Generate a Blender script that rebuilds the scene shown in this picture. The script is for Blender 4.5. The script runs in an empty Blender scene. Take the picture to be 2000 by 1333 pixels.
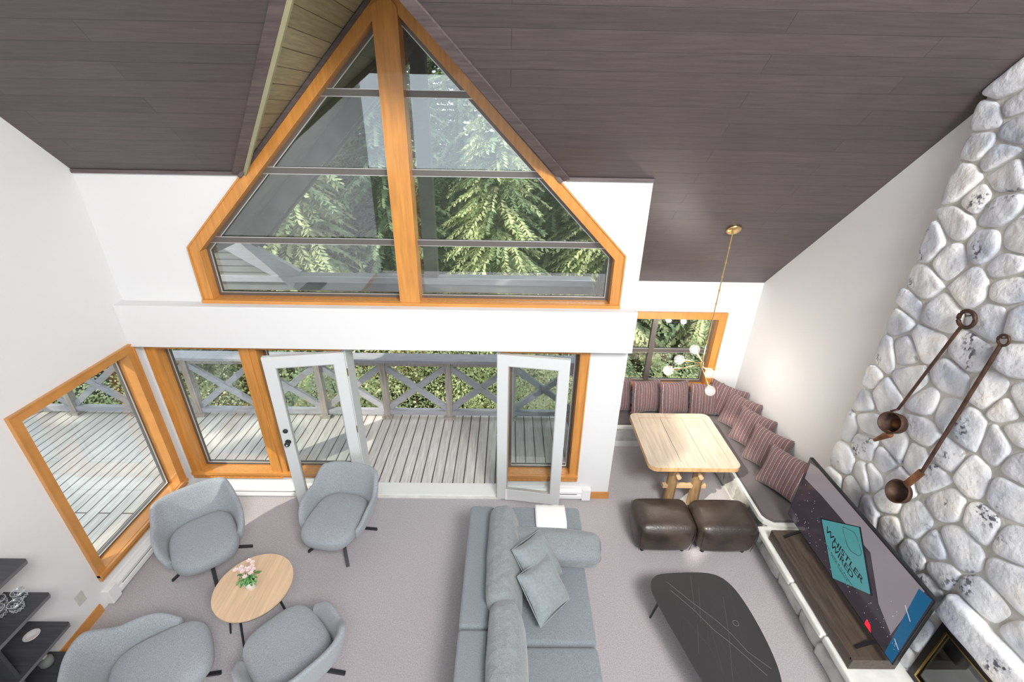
import bpy, math, random
from mathutils import Vector, Matrix
from mathutils.geometry import tessellate_polygon
random.seed(7)
PI = math.pi
S = bpy.context.scene
C = S.collection

# ------------------------------------------------------------------ camera
CH = 4.3
yaw, pit, rol = -1.12101019e-02, 4.64582167e-01, 1.83477070e-02
f_ = Vector((-math.sin(yaw)*math.cos(pit), math.cos(yaw)*math.cos(pit), -math.sin(pit)))
r0 = Vector((math.cos(yaw), math.sin(yaw), 0)); u0 = r0.cross(f_)
r_ = r0*math.cos(rol)+u0*math.sin(rol); u_ = -r0*math.sin(rol)+u0*math.cos(rol)
cam = bpy.data.cameras.new('camera'); cam.lens = 890.97*36/2000; cam.sensor_width = 36
cam.clip_start = .05; cam.clip_end = 300
co = bpy.data.objects.new('camera', cam); C.objects.link(co)
m = Matrix((r_, u_, -f_)).transposed().to_4x4(); m.translation = Vector((0, 0, CH))
co.matrix_world = m
S.camera = co

# ------------------------------------------------------------------ light and exposure
S.view_settings.view_transform = 'Standard'; S.view_settings.look = 'None'
S.view_settings.gamma = 1; S.view_settings.use_curve_mapping = False
S.view_settings.exposure = 0.25
w = bpy.data.worlds.new('sky'); S.world = w; w.use_nodes = True
bgn = w.node_tree.nodes['Background']; bgn.inputs[0].default_value = (.86, .94, 1, 1); bgn.inputs[1].default_value = 1.9
sun = bpy.data.lights.new('sun', 'SUN'); sun.energy = 3.6; sun.angle = math.radians(.8); sun.color = (1, .93, .8)
so = bpy.data.objects.new('sun', sun); C.objects.link(so)
so.rotation_euler = Vector((.60, .47, -.65)).to_track_quat('-Z', 'Y').to_euler()
def area(name, loc, target, size, power, col=(1, 1, 1), sy=None):
    l = bpy.data.lights.new(name, 'AREA'); l.shape = 'RECTANGLE'; l.size = size; l.size_y = sy or size; l.energy = power; l.color = col
    o = bpy.data.objects.new(name, l); C.objects.link(o); o.location = loc
    o.rotation_euler = (Vector(target)-Vector(loc)).to_track_quat('-Z', 'Y').to_euler()
    return o
area('fill_light', (.9, -2.2, 7.0), (.1, 3.3, .5), 2.0, 190, (1, .985, .97))  # unseen fill lamp added behind the camera to brighten the room
area('fill_light', (2.2, -1.9, 7.0), (2.6, 4.8, 1.2), 1.6, 400, (1, .985, .97))  # second added fill, aimed at the alcove

# ------------------------------------------------------------------ materials
M = {}
def mat(name, col, rough=.6, metal=0., bump=None, var=None, spec=.5, coat=0, coords='Object', sheen=0):
    """bump=(scale, strength[,dist]); var=(scale, amount, stretch)"""
    m = bpy.data.materials.new(name); m.use_nodes = True; nt = m.node_tree; N = nt.nodes; L = nt.links
    b = N['Principled BSDF']; b.inputs['Roughness'].default_value = rough; b.inputs['Metallic'].default_value = metal
    b.inputs['Specular IOR Level'].default_value = spec; b.inputs['Coat Weight'].default_value = coat
    b.inputs['Base Color'].default_value = (*col, 1)
    if sheen: b.inputs['Sheen Weight'].default_value = sheen
    tc = N.new('ShaderNodeTexCoord')
    if var:
        mp = N.new('ShaderNodeMapping'); mp.inputs['Scale'].default_value = var[2] if len(var) > 2 else (1, 1, 1)
        L.new(tc.outputs[coords], mp.inputs[0])
        n = N.new('ShaderNodeTexNoise'); n.inputs['Scale'].default_value = var[0]; n.inputs['Detail'].default_value = 5
        L.new(mp.outputs[0], n.inputs['Vector'])
        cr = N.new('ShaderNodeValToRGB'); a = var[1]
        cr.color_ramp.elements[0].position = .3; cr.color_ramp.elements[1].position = .7
        cr.color_ramp.elements[0].color = tuple(c*(1-a) for c in col)+(1,)
        cr.color_ramp.elements[1].color = tuple(min(1, c*(1+a)) for c in col)+(1,)
        L.new(n.outputs['Fac'], cr.inputs[0]); L.new(cr.outputs[0], b.inputs['Base Color'])
    if bump:
        n2 = N.new('ShaderNodeTexNoise'); n2.inputs['Scale'].default_value = bump[0]; n2.inputs['Detail'].default_value = 4
        L.new(tc.outputs[coords], n2.inputs['Vector'])
        bp = N.new('ShaderNodeBump'); bp.inputs['Strength'].default_value = bump[1]; bp.inputs['Distance'].default_value = bump[2] if len(bump) > 2 else .01
        L.new(n2.outputs['Fac'], bp.inputs['Height']); L.new(bp.outputs[0], b.inputs['Normal'])
    M[name] = m
    return m
def planks(name, c1, c2, width, length, rough, axis, groove=(.02, .02, .02), grain=.5, msize=.004, coat=0., squash=1.0, spec=.5):
    """axis: 'x' boards run along X and stack along y*slope; 'y' boards run along Y and stack along x"""
    m = bpy.data.materials.new(name); m.use_nodes = True; nt = m.node_tree; N = nt.nodes; L = nt.links
    b = N['Principled BSDF']; b.inputs['Roughness'].default_value = rough; b.inputs['Coat Weight'].default_value = coat
    b.inputs['Specular IOR Level'].default_value = spec
    tc = N.new('ShaderNodeTexCoord'); sp = N.new('ShaderNodeSeparateXYZ'); L.new(tc.outputs['Object'], sp.inputs[0])
    mu = N.new('ShaderNodeMath'); mu.operation = 'MULTIPLY'; mu.inputs[1].default_value = squash
    cb = N.new('ShaderNodeCombineXYZ')
    if axis == 'x': L.new(sp.outputs['X'], cb.inputs[0]); L.new(sp.outputs['Y'], mu.inputs[0])
    else: L.new(sp.outputs['Y'], cb.inputs[0]); L.new(sp.outputs['X'], mu.inputs[0])
    L.new(mu.outputs[0], cb.inputs[1])
    br = N.new('ShaderNodeTexBrick'); br.offset = .37; br.offset_frequency = 2; br.squash = 1
    br.inputs['Scale'].default_value = 1; br.inputs['Brick Width'].default_value = length; br.inputs['Row Height'].default_value = width
    br.inputs['Mortar Size'].default_value = msize; br.inputs['Mortar Smooth'].default_value = .3; br.inputs['Bias'].default_value = 0
    br.inputs['Color1'].default_value = (*c1, 1); br.inputs['Color2'].default_value = (*c2, 1); br.inputs['Mortar'].default_value = (*groove, 1)
    L.new(cb.outputs[0], br.inputs['Vector'])
    mp = N.new('ShaderNodeMapping'); mp.inputs['Scale'].default_value = (1.2, 18, 1); L.new(cb.outputs[0], mp.inputs[0])
    n = N.new('ShaderNodeTexNoise'); n.inputs['Scale'].default_value = 2.5; n.inputs['Detail'].default_value = 8; n.inputs['Roughness'].default_value = .65
    L.new(mp.outputs[0], n.inputs['Vector'])
    mr = N.new('ShaderNodeMapRange'); mr.inputs[1].default_value = .3; mr.inputs[2].default_value = .7; mr.inputs[3].default_value = 1-grain; mr.inputs[4].default_value = 1+grain
    L.new(n.outputs['Fac'], mr.inputs[0])
    mx = N.new('ShaderNodeMix'); mx.data_type = 'RGBA'; mx.blend_type = 'MULTIPLY'; mx.inputs[0].default_value = 1
    L.new(br.outputs['Color'], mx.inputs[6]); L.new(mr.outputs[0], mx.inputs[7]); L.new(mx.outputs[2], b.inputs['Base Color'])
    ad = N.new('ShaderNodeMath'); ad.operation = 'MULTIPLY_ADD'; ad.inputs[1].default_value = -1; L.new(br.outputs['Fac'], ad.inputs[0])
    m2 = N.new('ShaderNodeMath'); m2.operation = 'MULTIPLY'; m2.inputs[1].default_value = .12; L.new(n.outputs['Fac'], m2.inputs[0]); L.new(m2.outputs[0], ad.inputs[2])
    bp = N.new('ShaderNodeBump'); bp.inputs['Strength'].default_value = .5; bp.inputs['Distance'].default_value = .006
    L.new(ad.outputs[0], bp.inputs['Height']); L.new(bp.outputs[0], b.inputs['Normal'])
    M[name] = m
    return m
def leafmat(name, col, amt=.45, trans=.35):
    m = bpy.data.materials.new(name); m.use_nodes = True; nt = m.node_tree; N = nt.nodes; L = nt.links
    N.remove(N['Principled BSDF'])
    d = N.new('ShaderNodeBsdfDiffuse'); t = N.new('ShaderNodeBsdfTranslucent'); mx = N.new('ShaderNodeMixShader'); mx.inputs[0].default_value = trans
    tc = N.new('ShaderNodeTexCoord'); n = N.new('ShaderNodeTexNoise'); n.inputs['Scale'].default_value = 1.3; n.inputs['Detail'].default_value = 6
    L.new(tc.outputs['Object'], n.inputs['Vector']); cr = N.new('ShaderNodeValToRGB')
    cr.color_ramp.elements[0].position = .35; cr.color_ramp.elements[1].position = .68
    cr.color_ramp.elements[0].color = tuple(c*(1-amt) for c in col)+(1,); cr.color_ramp.elements[1].color = tuple(min(1, c*(1+amt*1.4)) for c in col)+(1,)
    L.new(n.outputs['Fac'], cr.inputs[0]); L.new(cr.outputs[0], d.inputs[0]); L.new(cr.outputs[0], t.inputs[0])
    L.new(d.outputs[0], mx.inputs[1]); L.new(t.outputs[0], mx.inputs[2]); L.new(mx.outputs[0], N['Material Output'].inputs[0])
    M[name] = m
def glassmat(name, tint=(.97, .99, .98), refl=1.0, rough=.0):
    m = bpy.data.materials.new(name); m.use_nodes = True; nt = m.node_tree; N = nt.nodes; L = nt.links
    N.remove(N['Principled BSDF'])
    t = N.new('ShaderNodeBsdfTransparent'); t.inputs[0].default_value = (*tint, 1)
    g = N.new('ShaderNodeBsdfGlossy'); g.inputs['Roughness'].default_value = rough; g.inputs[0].default_value = (.95, .97, 1, 1)
    lw = N.new('ShaderNodeLayerWeight'); pw = N.new('ShaderNodeMath'); pw.operation = 'POWER'; pw.inputs[1].default_value = 5; L.new(lw.outputs['Facing'], pw.inputs[0])
    lw.inputs[0].default_value = .5; mu = N.new('ShaderNodeMath'); mu.operation = 'MULTIPLY_ADD'; mu.use_clamp = True; mu.inputs[1].default_value = .9; mu.inputs[2].default_value = .045*refl; L.new(pw.outputs[0], mu.inputs[0])
    mx = N.new('ShaderNodeMixShader'); L.new(mu.outputs[0], mx.inputs[0]); L.new(t.outputs[0], mx.inputs[1]); L.new(g.outputs[0], mx.inputs[2])
    L.new(mx.outputs[0], N['Material Output'].inputs[0]); M[name] = m
def emis(name, col, st, gloss=.15):
    m = mat(name, (.01, .01, .012), gloss); b = m.node_tree.nodes['Principled BSDF']
    b.inputs['Emission Color'].default_value = (*col, 1); b.inputs['Emission Strength'].default_value = st
    return m

mat('white_wall', (.73, .73, .73), .85, bump=(60, .05, .002))
mat('white_paint', (.80, .80, .79), .4)
mat('heater_white', (.82, .82, .82), .35)
mat('heater_slot', (.12, .12, .12), .6)
mat('cedar', (.58, .25, .055), .33, var=(3, .16, (12, 12, 1)), coat=.25)
mat('cedar_h', (.60, .26, .06), .33, var=(3, .14, (1, 12, 12)), coat=.25)
mat('cedar_y', (.56, .25, .065), .33, var=(2, .10, (3, 3, 3)), coat=.25)
planks('ceiling_wood', (.080, .063, .066), (.099, .076, .078), .14, 2.6, .38, 'x', groove=(.06, .048, .048), grain=.22, msize=.003, squash=1.414)
planks('dormer_wood_greenlit', (.27, .24, .145), (.36, .31, .20), .14, 3.1, .4, 'y', groove=(.10, .08, .05), grain=.3, msize=.004, squash=1.414)  # pale olive: green light from the trees put into the board colour
mat('dark_trim', (.11, .085, .085), .45, var=(4, .3, (1, 10, 10)))
mat('olive_trim', (.36, .34, .20), .5)
planks('deck_wood', (.60, .565, .535), (.70, .665, .63), .14, 4.0, .7, 'y', groove=(.10, .085, .075), grain=.28, msize=.009)
mat('rail_wood', (.40, .36, .32), .7, var=(4, .25, (8, 8, 1)), bump=(30, .3))
mat('rail_grey', (.40, .40, .44), .6, var=(4, .12, (1, 8, 8)))
mat('ext_dark', (.13, .125, .12), .7, var=(4, .25))
mat('ext_grey', (.22, .23, .23), .7, var=(4, .15))
mat('window_metal', (.15, .135, .125), .35, metal=.4)
mat('silver_bead', (.62, .62, .60), .3, metal=.6)
mat('door_paint', (.64, .66, .66), .4, bump=(40, .05))
mat('carpet', (.55, .51, .53), 1.0, bump=(260, .9, .012), var=(95, .22), sheen=.2)
glassmat('glass', (.96, .98, .98), 1.4); glassmat('haze_glass', (.95, .98, .97), 2.4)
glassmat('clear_glass', (.97, .98, .99), 2.2)
def bulbglass():
    glassmat('bulb_glass', (.97, .97, .97), 1.0); m = M['bulb_glass']; N = m.node_tree.nodes; L = m.node_tree.links
    out = N['Material Output']; src = out.inputs[0].links[0].from_socket; d = N.new('ShaderNodeBsdfTranslucent'); d2 = N.new('ShaderNodeBsdfDiffuse'); a = N.new('ShaderNodeMixShader'); a.inputs[0].default_value = .5
    L.new(d.outputs[0], a.inputs[1]); L.new(d2.outputs[0], a.inputs[2]); x = N.new('ShaderNodeMixShader'); x.inputs[0].default_value = .03; L.new(src, x.inputs[1]); L.new(a.outputs[0], x.inputs[2]); L.new(x.outputs[0], out.inputs[0])
bulbglass()
mat('grey_fabric', (.30, .325, .35), .95, bump=(420, .5, .004), var=(160, .28), sheen=.25)
mat('sofa_fabric', (.215, .24, .262), .95, bump=(380, .5, .004), var=(140, .25), sheen=.25)
mat('cushion_fabric', (.225, .245, .255), .95, bump=(11, .5, .05), var=(140, .25), sheen=.25)
mat('pillow_fabric', (.235, .265, .275), .9, bump=(12, .6, .03), var=(60, .12), sheen=.25)
mat('throw', (.85, .85, .83), .95, bump=(90, .6, .01))
mat('black_metal', (.025, .027, .032), .4, metal=.3)
mat('dark_laminate', (.045, .046, .052), .45, var=(3, .3, (1, 20, 1)))
mat('shelf_edge', (.12, .12, .125), .45)
mat('leather', (.045, .032, .026), .33, bump=(60, .35, .006), var=(4, .5), spec=.6)
mat('oak', (.66, .47, .31), .45, var=(3, .12, (14, 1, 1)))
mat('pine', (.46, .385, .30), .5, var=(2.5, .16, (12, 1, 1)), bump=(20, .15))
mat('pine_edge', (.60, .36, .17), .5, var=(3, .25, (10, 2, 2)))
mat('log', (.27, .17, .08), .7, var=(5, .35, (6, 6, 1)), bump=(18, .5, .01))
mat('log_end', (.62, .42, .24), .6)
mat('bench_cushion', (.115, .10, .105), .8, bump=(200, .3, .003))
mat('bench_stone', (.60, .60, .57), .75, var=(7, .25), bump=(14, .6, .02))
mat('bench_cap', (.72, .72, .68), .6, var=(6, .12), bump=(20, .2))
mat('console_wood', (.075, .055, .042), .45, var=(3, .35, (14, 1.2, 14)))
mat('tv_black', (.012, .012, .014), .25)
mat('rust', (.075, .038, .026), .6, metal=.5, var=(14, .45), bump=(50, .4, .004))
mat('rust_warm', (.20, .085, .035), .6, metal=.4, var=(14, .4), bump=(50, .4, .004))
mat('brass', (.78, .55, .24), .28, metal=1.0)
mat('brass_dark', (.50, .33, .10), .3, metal=1.0)
mat('firebox_black', (.012, .011, .011), .35)
mat('mortar', (.50, .49, .45), .9, bump=(60, .5, .01), var=(8, .12))
mat('leaf_green', (.10, .28, .07), .5, var=(30, .4))
mat('petal', (.90, .74, .74), .7, var=(40, .1))
mat('soil', (.03, .022, .018), .95, bump=(90, .8))
mat('ceramic', (.82, .82, .82), .25)
mat('plate', (.62, .60, .62), .35, bump=(45, .4, .004))
mat('outlet', (.55, .54, .50), .4)
mat('bark', (.10, .075, .055), .95, bump=(14, .8, .03), var=(5, .35))
mat('ground', (.06, .07, .035), 1, var=(2, .5), bump=(5, .8, .1))
leafmat('conifer_dark', (.15, .21, .13)); leafmat('conifer_mid', (.28, .36, .21)); leafmat('conifer_light', (.58, .62, .36))
leafmat('shrub_light', (.84, .90, .48), .3); leafmat('shrub_mid', (.60, .70, .36), .35); leafmat('autumn', (.82, .70, .38), .3)

# coffee-table marble with scratches / veins
def marble():
    m = mat('black_marble', (.035, .034, .035), .38); N = m.node_tree.nodes; L = m.node_tree.links; b = N['Principled BSDF']
    tc = N.new('ShaderNodeTexCoord'); mp = N.new('ShaderNodeMapping'); mp.inputs['Scale'].default_value = (3.5, .6, 1); mp.inputs['Rotation'].default_value = (0, 0, .15)
    L.new(tc.outputs['Object'], mp.inputs[0]); v = N.new('ShaderNodeTexVoronoi'); v.feature = 'DISTANCE_TO_EDGE'; v.inputs['Scale'].default_value = 1.1
    n = N.new('ShaderNodeTexNoise'); n.inputs['Scale'].default_value = 4; n.inputs['Detail'].default_value = 6
    L.new(tc.outputs['Object'], n.inputs['Vector'])
    cr = N.new('ShaderNodeValToRGB'); cr.color_ramp.elements[0].color = (.055, .053, .05, 1); cr.color_ramp.elements[1].color = (.036, .035, .036, 1)
    cr.color_ramp.elements[0].position = 0; cr.color_ramp.elements[1].position = .006
    L.new(mp.outputs[0], v.inputs['Vector']); L.new(v.outputs['Distance'], cr.inputs[0]); L.new(cr.outputs[0], b.inputs['Base Color'])
marble(); mat('vein', (.20, .195, .19), .5)

def stonemat():
    m = mat('stone', (.6, .6, .6), .8); nt = m.node_tree; N = nt.nodes; L = nt.links; b = N['Principled BSDF']
    tc = N.new('ShaderNodeTexCoord')
    n1 = N.new('ShaderNodeTexNoise'); n1.inputs['Scale'].default_value = 3.2; n1.inputs['Detail'].default_value = 6
    cr1 = N.new('ShaderNodeValToRGB'); e = cr1.color_ramp.elements; e[0].position = .32; e[0].color = (.44, .47, .54, 1); e[1].position = .6; e[1].color = (.78, .78, .78, 1)
    x = cr1.color_ramp.elements.new(.72); x.color = (.82, .77, .72, 1)
    L.new(tc.outputs['Object'], n1.inputs['Vector']); L.new(n1.outputs['Fac'], cr1.inputs[0])
    # black lichen-like blotches: fine noise gated by a coarse one
    n2 = N.new('ShaderNodeTexNoise'); n2.inputs['Scale'].default_value = 34; n2.inputs['Detail'].default_value = 5; L.new(tc.outputs['Object'], n2.inputs['Vector'])
    n3 = N.new('ShaderNodeTexNoise'); n3.inputs['Scale'].default_value = 4.3; n3.inputs['Detail'].default_value = 2; L.new(tc.outputs['Object'], n3.inputs['Vector'])
    r2 = N.new('ShaderNodeMapRange'); r2.inputs[1].default_value = .50; r2.inputs[2].default_value = .58; L.new(n2.outputs['Fac'], r2.inputs[0])
    r3 = N.new('ShaderNodeMapRange'); r3.inputs[1].default_value = .60; r3.inputs[2].default_value = .68; L.new(n3.outputs['Fac'], r3.inputs[0])
    mu = N.new('ShaderNodeMath'); mu.operation = 'MULTIPLY'; L.new(r2.outputs[0], mu.inputs[0]); L.new(r3.outputs[0], mu.inputs[1])
    mx = N.new('ShaderNodeMix'); mx.data_type = 'RGBA'; L.new(mu.outputs[0], mx.inputs[0]); L.new(cr1.outputs[0], mx.inputs[6]); mx.inputs[7].default_value = (.10, .10, .12, 1)
    L.new(mx.outputs[2], b.inputs['Base Color'])
    n4 = N.new('ShaderNodeTexNoise'); n4.inputs['Scale'].default_value = 16; n4.inputs['Detail'].default_value = 7; L.new(tc.outputs['Object'], n4.inputs['Vector'])
    bp = N.new('ShaderNodeBump'); bp.inputs['Strength'].default_value = .7; bp.inputs['Distance'].default_value = .02
    L.new(n4.outputs['Fac'], bp.inputs['Height']); L.new(bp.outputs[0], b.inputs['Normal'])
stonemat()

def stripes():
    m = mat('striped_velvet', (.2, .1, .1), .85, sheen=.3); nt = m.node_tree; N = nt.nodes; L = nt.links; b = N['Principled BSDF']
    tc = N.new('ShaderNodeTexCoord'); sp = N.new('ShaderNodeSeparateXYZ'); L.new(tc.outputs['Object'], sp.inputs[0])
    n = N.new('ShaderNodeTexNoise'); n.inputs['Scale'].default_value = 60; L.new(tc.outputs['Object'], n.inputs['Vector'])
    a = N.new('ShaderNodeMath'); a.operation = 'MULTIPLY_ADD'; a.inputs[1].default_value = .006; L.new(n.outputs['Fac'], a.inputs[0]); L.new(sp.outputs['X'], a.inputs[2])
    k = N.new('ShaderNodeMath'); k.operation = 'MULTIPLY'; k.inputs[1].default_value = 1/.083; L.new(a.outputs[0], k.inputs[0])
    fr = N.new('ShaderNodeMath'); fr.operation = 'FRACT'; L.new(k.outputs[0], fr.inputs[0])
    cr = N.new('ShaderNodeValToRGB'); cr.color_ramp.interpolation = 'CONSTANT'; E = cr.color_ramp.elements
    E[0].position = 0; E[0].color = (.10, .08, .08, 1); E[1].position = .22; E[1].color = (.30, .075, .075, 1)
    for p, c in ((.32, (.125, .09, .09, 1)), (.46, (.60, .53, .52, 1)), (.495, (.14, .10, .10, 1)), (.72, (.27, .07, .075, 1)), (.80, (.14, .105, .105, 1)), (.955, (.45, .34, .34, 1))):
        x = E.new(p); x.color = c
    L.new(fr.outputs[0], cr.inputs[0])
    n5 = N.new('ShaderNodeTexNoise'); n5.inputs['Scale'].default_value = 220; L.new(tc.outputs['Object'], n5.inputs['Vector'])
    mr = N.new('ShaderNodeMapRange'); mr.inputs[1].default_value = .3; mr.inputs[2].default_value = .7; mr.inputs[3].default_value = .5; mr.inputs[4].default_value = 1.35; L.new(n5.outputs['Fac'], mr.inputs[0])
    mx = N.new('ShaderNodeMix'); mx.data_type = 'RGBA'; mx.blend_type = 'MULTIPLY'; mx.inputs[0].default_value = 1; L.new(cr.outputs[0], mx.inputs[6]); L.new(mr.outputs[0], mx.inputs[7])
    L.new(mx.outputs[2], b.inputs['Base Color'])
stripes()

# ------------------------------------------------------------------ mesh helpers
class MB:
    def __init__(s): s.v = []; s.f = []; s.m = []; s.mats = []; s.smooth = []
    def mi(s, mt):
        if mt not in s.mats: s.mats.append(mt)
        return s.mats.index(mt)
    def add(s, vs, fs, mt, smooth=False, M4=None):
        b = len(s.v); s.v += [tuple((M4 @ Vector(p)) if M4 else p) for p in vs]; k = s.mi(mt)
        for f in fs: s.f.append([i+b for i in f]); s.m.append(k); s.smooth.append(smooth)
        return s
    def box(s, x0, x1, y0, y1, z0, z1, mt, M4=None):
        vs = [(x, y, z) for z in (z0, z1) for y in (y0, y1) for x in (x0, x1)]
        return s.add(vs, [(0, 2, 3, 1), (4, 5, 7, 6), (0, 1, 5, 4), (2, 6, 7, 3), (0, 4, 6, 2), (1, 3, 7, 5)], mt, M4=M4)
    def bar(s, a, b, wx, wz, mt, up=(0, 0, 1)):
        """rectangular bar from a to b, wx wide sideways, wz thick along up"""
        a = Vector(a); b = Vector(b); d = (b-a).normalized(); side = d.cross(Vector(up))
        if side.length < 1e-4: side = d.cross(Vector((1, 0, 0)))
        side.normalize(); uu = side.cross(d)
        vs = [tuple(p+side*sx*wx/2+uu*sz*wz/2) for p in (a, b) for sz in (-1, 1) for sx in (-1, 1)]
        return s.add(vs, [(0, 2, 3, 1), (4, 5, 7, 6), (0, 1, 5, 4), (2, 6, 7, 3), (0, 4, 6, 2), (1, 3, 7, 5)], mt)
    def tube(s, pts, rad, mt, n=10, closed=False, cap=True, capmt=None):
        P = [Vector(p) for p in pts]; k = len(P); R = rad if isinstance(rad, (list, tuple)) else [rad]*k; vs = []; fs = []
        ref = Vector((0, 0, 1))
        for i, p in enumerate(P):
            if closed: d = P[(i+1) % k]-P[i-1]
            else: d = P[min(i+1, k-1)]-P[max(i-1, 0)]
            d.normalize()
            q = ref if abs(d.dot(ref)) < .95 else Vector((1, 0, 0))
            sx = d.cross(q).normalized(); sy = sx.cross(d)
            if i and not closed: pass
            vs += [tuple(p+(sx*math.cos(2*PI*j/n)+sy*math.sin(2*PI*j/n))*R[i]) for j in range(n)]
        for i in range(k if closed else k-1):
            a = i*n; b = ((i+1) % k)*n
            fs += [(a+j, a+(j+1) % n, b+(j+1) % n, b+j) for j in range(n)]
        s.add(vs, fs, mt, True)
        if cap and not closed:
            s.add(vs[:n], [tuple(reversed(range(n)))], capmt or mt); s.add(vs[-n:], [tuple(range(n))], capmt or mt)
        return s
    def lathe(s, prof, mt, n=24, c=(0, 0, 0), M4=None, wob=0):
        vs = []; fs = []
        for (r, z) in prof:
            for j in range(n):
                rr = r*(1+wob*math.cos(8*2*PI*j/n)); vs.append((c[0]+rr*math.cos(2*PI*j/n), c[1]+rr*math.sin(2*PI*j/n), c[2]+z))
        for i in range(len(prof)-1):
            fs += [(i*n+j, i*n+(j+1) % n, (i+1)*n+(j+1) % n, (i+1)*n+j) for j in range(n)]
        fs.append(tuple(reversed(range(n)))); k = (len(prof)-1)*n; fs.append(tuple(range(k, k+n)))
        return s.add(vs, fs, mt, True, M4)
    def plate(s, loops, fn, d0, d1, mt, mtside=None, mtback=None):
        """polygon with holes (2D loops) -> slab; fn(u, v, d) -> 3D"""
        tri = tessellate_polygon([[Vector((a, b, 0)) for a, b in lp] for lp in loops]); flat = [p for lp in loops for p in lp]
        s.add([fn(a, b, d0) for a, b in flat], tri, mt); s.add([fn(a, b, d1) for a, b in flat], tri, mtback or mt)
        for lp in loops:
            n = len(lp); vs = [fn(a, b, d0) for a, b in lp]+[fn(a, b, d1) for a, b in lp]
            s.add(vs, [(i, (i+1) % n, n+(i+1) % n, n+i) for i in range(n)], mtside or mt)
        return s
    def rbox(s, c, sz, r, mt, bulge=(0, 0, 0), M4=None, n=8, noise=0, seed=0, fn=None):
        h = [q/2 for q in sz]; r = min([r]+[q*.999 for q in h])
        ax = []
        for q in h:
            cor = [q-r+r*t for t in (.0, .25, .5, .75, 1)]; inn = [(-1+2*(i+1)/(n+1))*(q-r) for i in range(n)]
            ax.append([-t for t in reversed(cor)]+inn+cor)
        rnd = random.Random(seed); ph = [rnd.uniform(0, 6) for _ in range(6)]
        def mp(p):
            q = [max(-(h[i]-r), min(h[i]-r, p[i])) for i in range(3)]; d = Vector([p[i]-q[i] for i in range(3)])
            if d.length > 1e-9: d = d.normalized()*r
            o = Vector(q)+d
            u = [o[i]/h[i] for i in range(3)]
            for i in range(3):
                if bulge[i]:
                    j, k = (i+1) % 3, (i+2) % 3
                    o[i] += bulge[i]*u[i]*max(0, 1-u[j]**2)*max(0, 1-u[k]**2)
            if noise:
                nn = math.sin(o[0]*9+ph[0]+2*math.sin(o[1]*7+ph[1]))*math.sin(o[1]*11+ph[2])+math.sin(o[2]*13+ph[3]+o[0]*5)
                o += Vector(u).normalized()*noise*nn*.5 if Vector(u).length > 0 else Vector((0, 0, 0))
            if fn: o = Vector(fn(o, u))
            return tuple(o+Vector(c))
        vs = []; fs = []; idx = {}
        def vid(p):
            key = tuple(round(t, 6) for t in p)
            if key not in idx: idx[key] = len(vs); vs.append(mp(p))
            return idx[key]
        for a in range(3):
            b, c2 = (a+1) % 3, (a+2) % 3
            for sg in (-1, 1):
                A = ax[b]; B = ax[c2]
                for i in range(len(A)-1):
                    for j in range(len(B)-1):
                        if A[i+1]-A[i] < 1e-7 or B[j+1]-B[j] < 1e-7: continue
                        q = []
                        for (x, y) in ((A[i], B[j]), (A[i+1], B[j]), (A[i+1], B[j+1]), (A[i], B[j+1])):
                            p = [0, 0, 0]; p[a] = sg*h[a]; p[b] = x; p[c2] = y; q.append(vid(p))
                        fs.append(tuple(q) if sg > 0 else tuple(reversed(q)))
        return s.add(vs, fs, mt, True, M4)
    def build(s, name, parent=None):
        me = bpy.data.meshes.new(name); me.from_pydata(s.v, [], s.f)
        for t in s.mats: me.materials.append(M[t])
        me.polygons.foreach_set('material_index', s.m); me.polygons.foreach_set('use_smooth', s.smooth); me.update()
        o = bpy.data.objects.new(name, me); C.objects.link(o)
        if parent: o.parent = parent
        return o
def bevel(o, w=.004, seg=2):
    b = o.modifiers.new('bevel', 'BEVEL'); b.width = w; b.segments = seg; b.limit_method = 'ANGLE'; b.angle_limit = .7
    return o
def tag(o, label=None, cat=None, group=None, kind=None):
    for k, v in (('label', label), ('category', cat), ('group', group), ('kind', kind)):
        if v: o[k] = v
    return o
def thing(name, label, cat, loc=(0, 0, 0), rz=0, group=None, kind=None):
    o = bpy.data.objects.new(name, None); o.empty_display_size = .1; C.objects.link(o); o.location = loc; o.rotation_euler = (0, 0, rz)
    return tag(o, label, cat, group, kind)
def copy_tree(o, parent=None):
    c = o.copy(); C.objects.link(c); c.parent = parent
    for ch in list(o.children): copy_tree(ch, c)
    return c
def T(x=0, y=0, z=0, rx=0, ry=0, rz=0):
    return Matrix.Translation((x, y, z)) @ Matrix.Rotation(rz, 4, 'Z') @ Matrix.Rotation(ry, 4, 'Y') @ Matrix.Rotation(rx, 4, 'X')
RX = lambda a: Matrix.Rotation(a, 4, 'X')
def superell(a, rx, ry, n):
    c, s_ = math.cos(a), math.sin(a)
    return rx*math.copysign(abs(c)**(2/n), c), ry*math.copysign(abs(s_)**(2/n), s_)

# ------------------------------------------------------------------ the shell
XL, XR, D, D2, XS = -3.81, 3.34, 4.227, 5.65, 1.27
ZE = 3.79
roofz = lambda y: ZE+(D-y)
YR = -.8          # ridge
def structure(o, kind='structure'): o['kind'] = kind; return o
structure(MB().plate([[(XL-.15, -4.5), (XR+.3, -4.5), (XR+.3, D2+.15), (XS-.1, D2+.15), (XS-.1, D+.16), (XL-.15, D+.16)]], lambda a, b, d: (a, b, d), 0, -.09, 'carpet').build('floor'))

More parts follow.
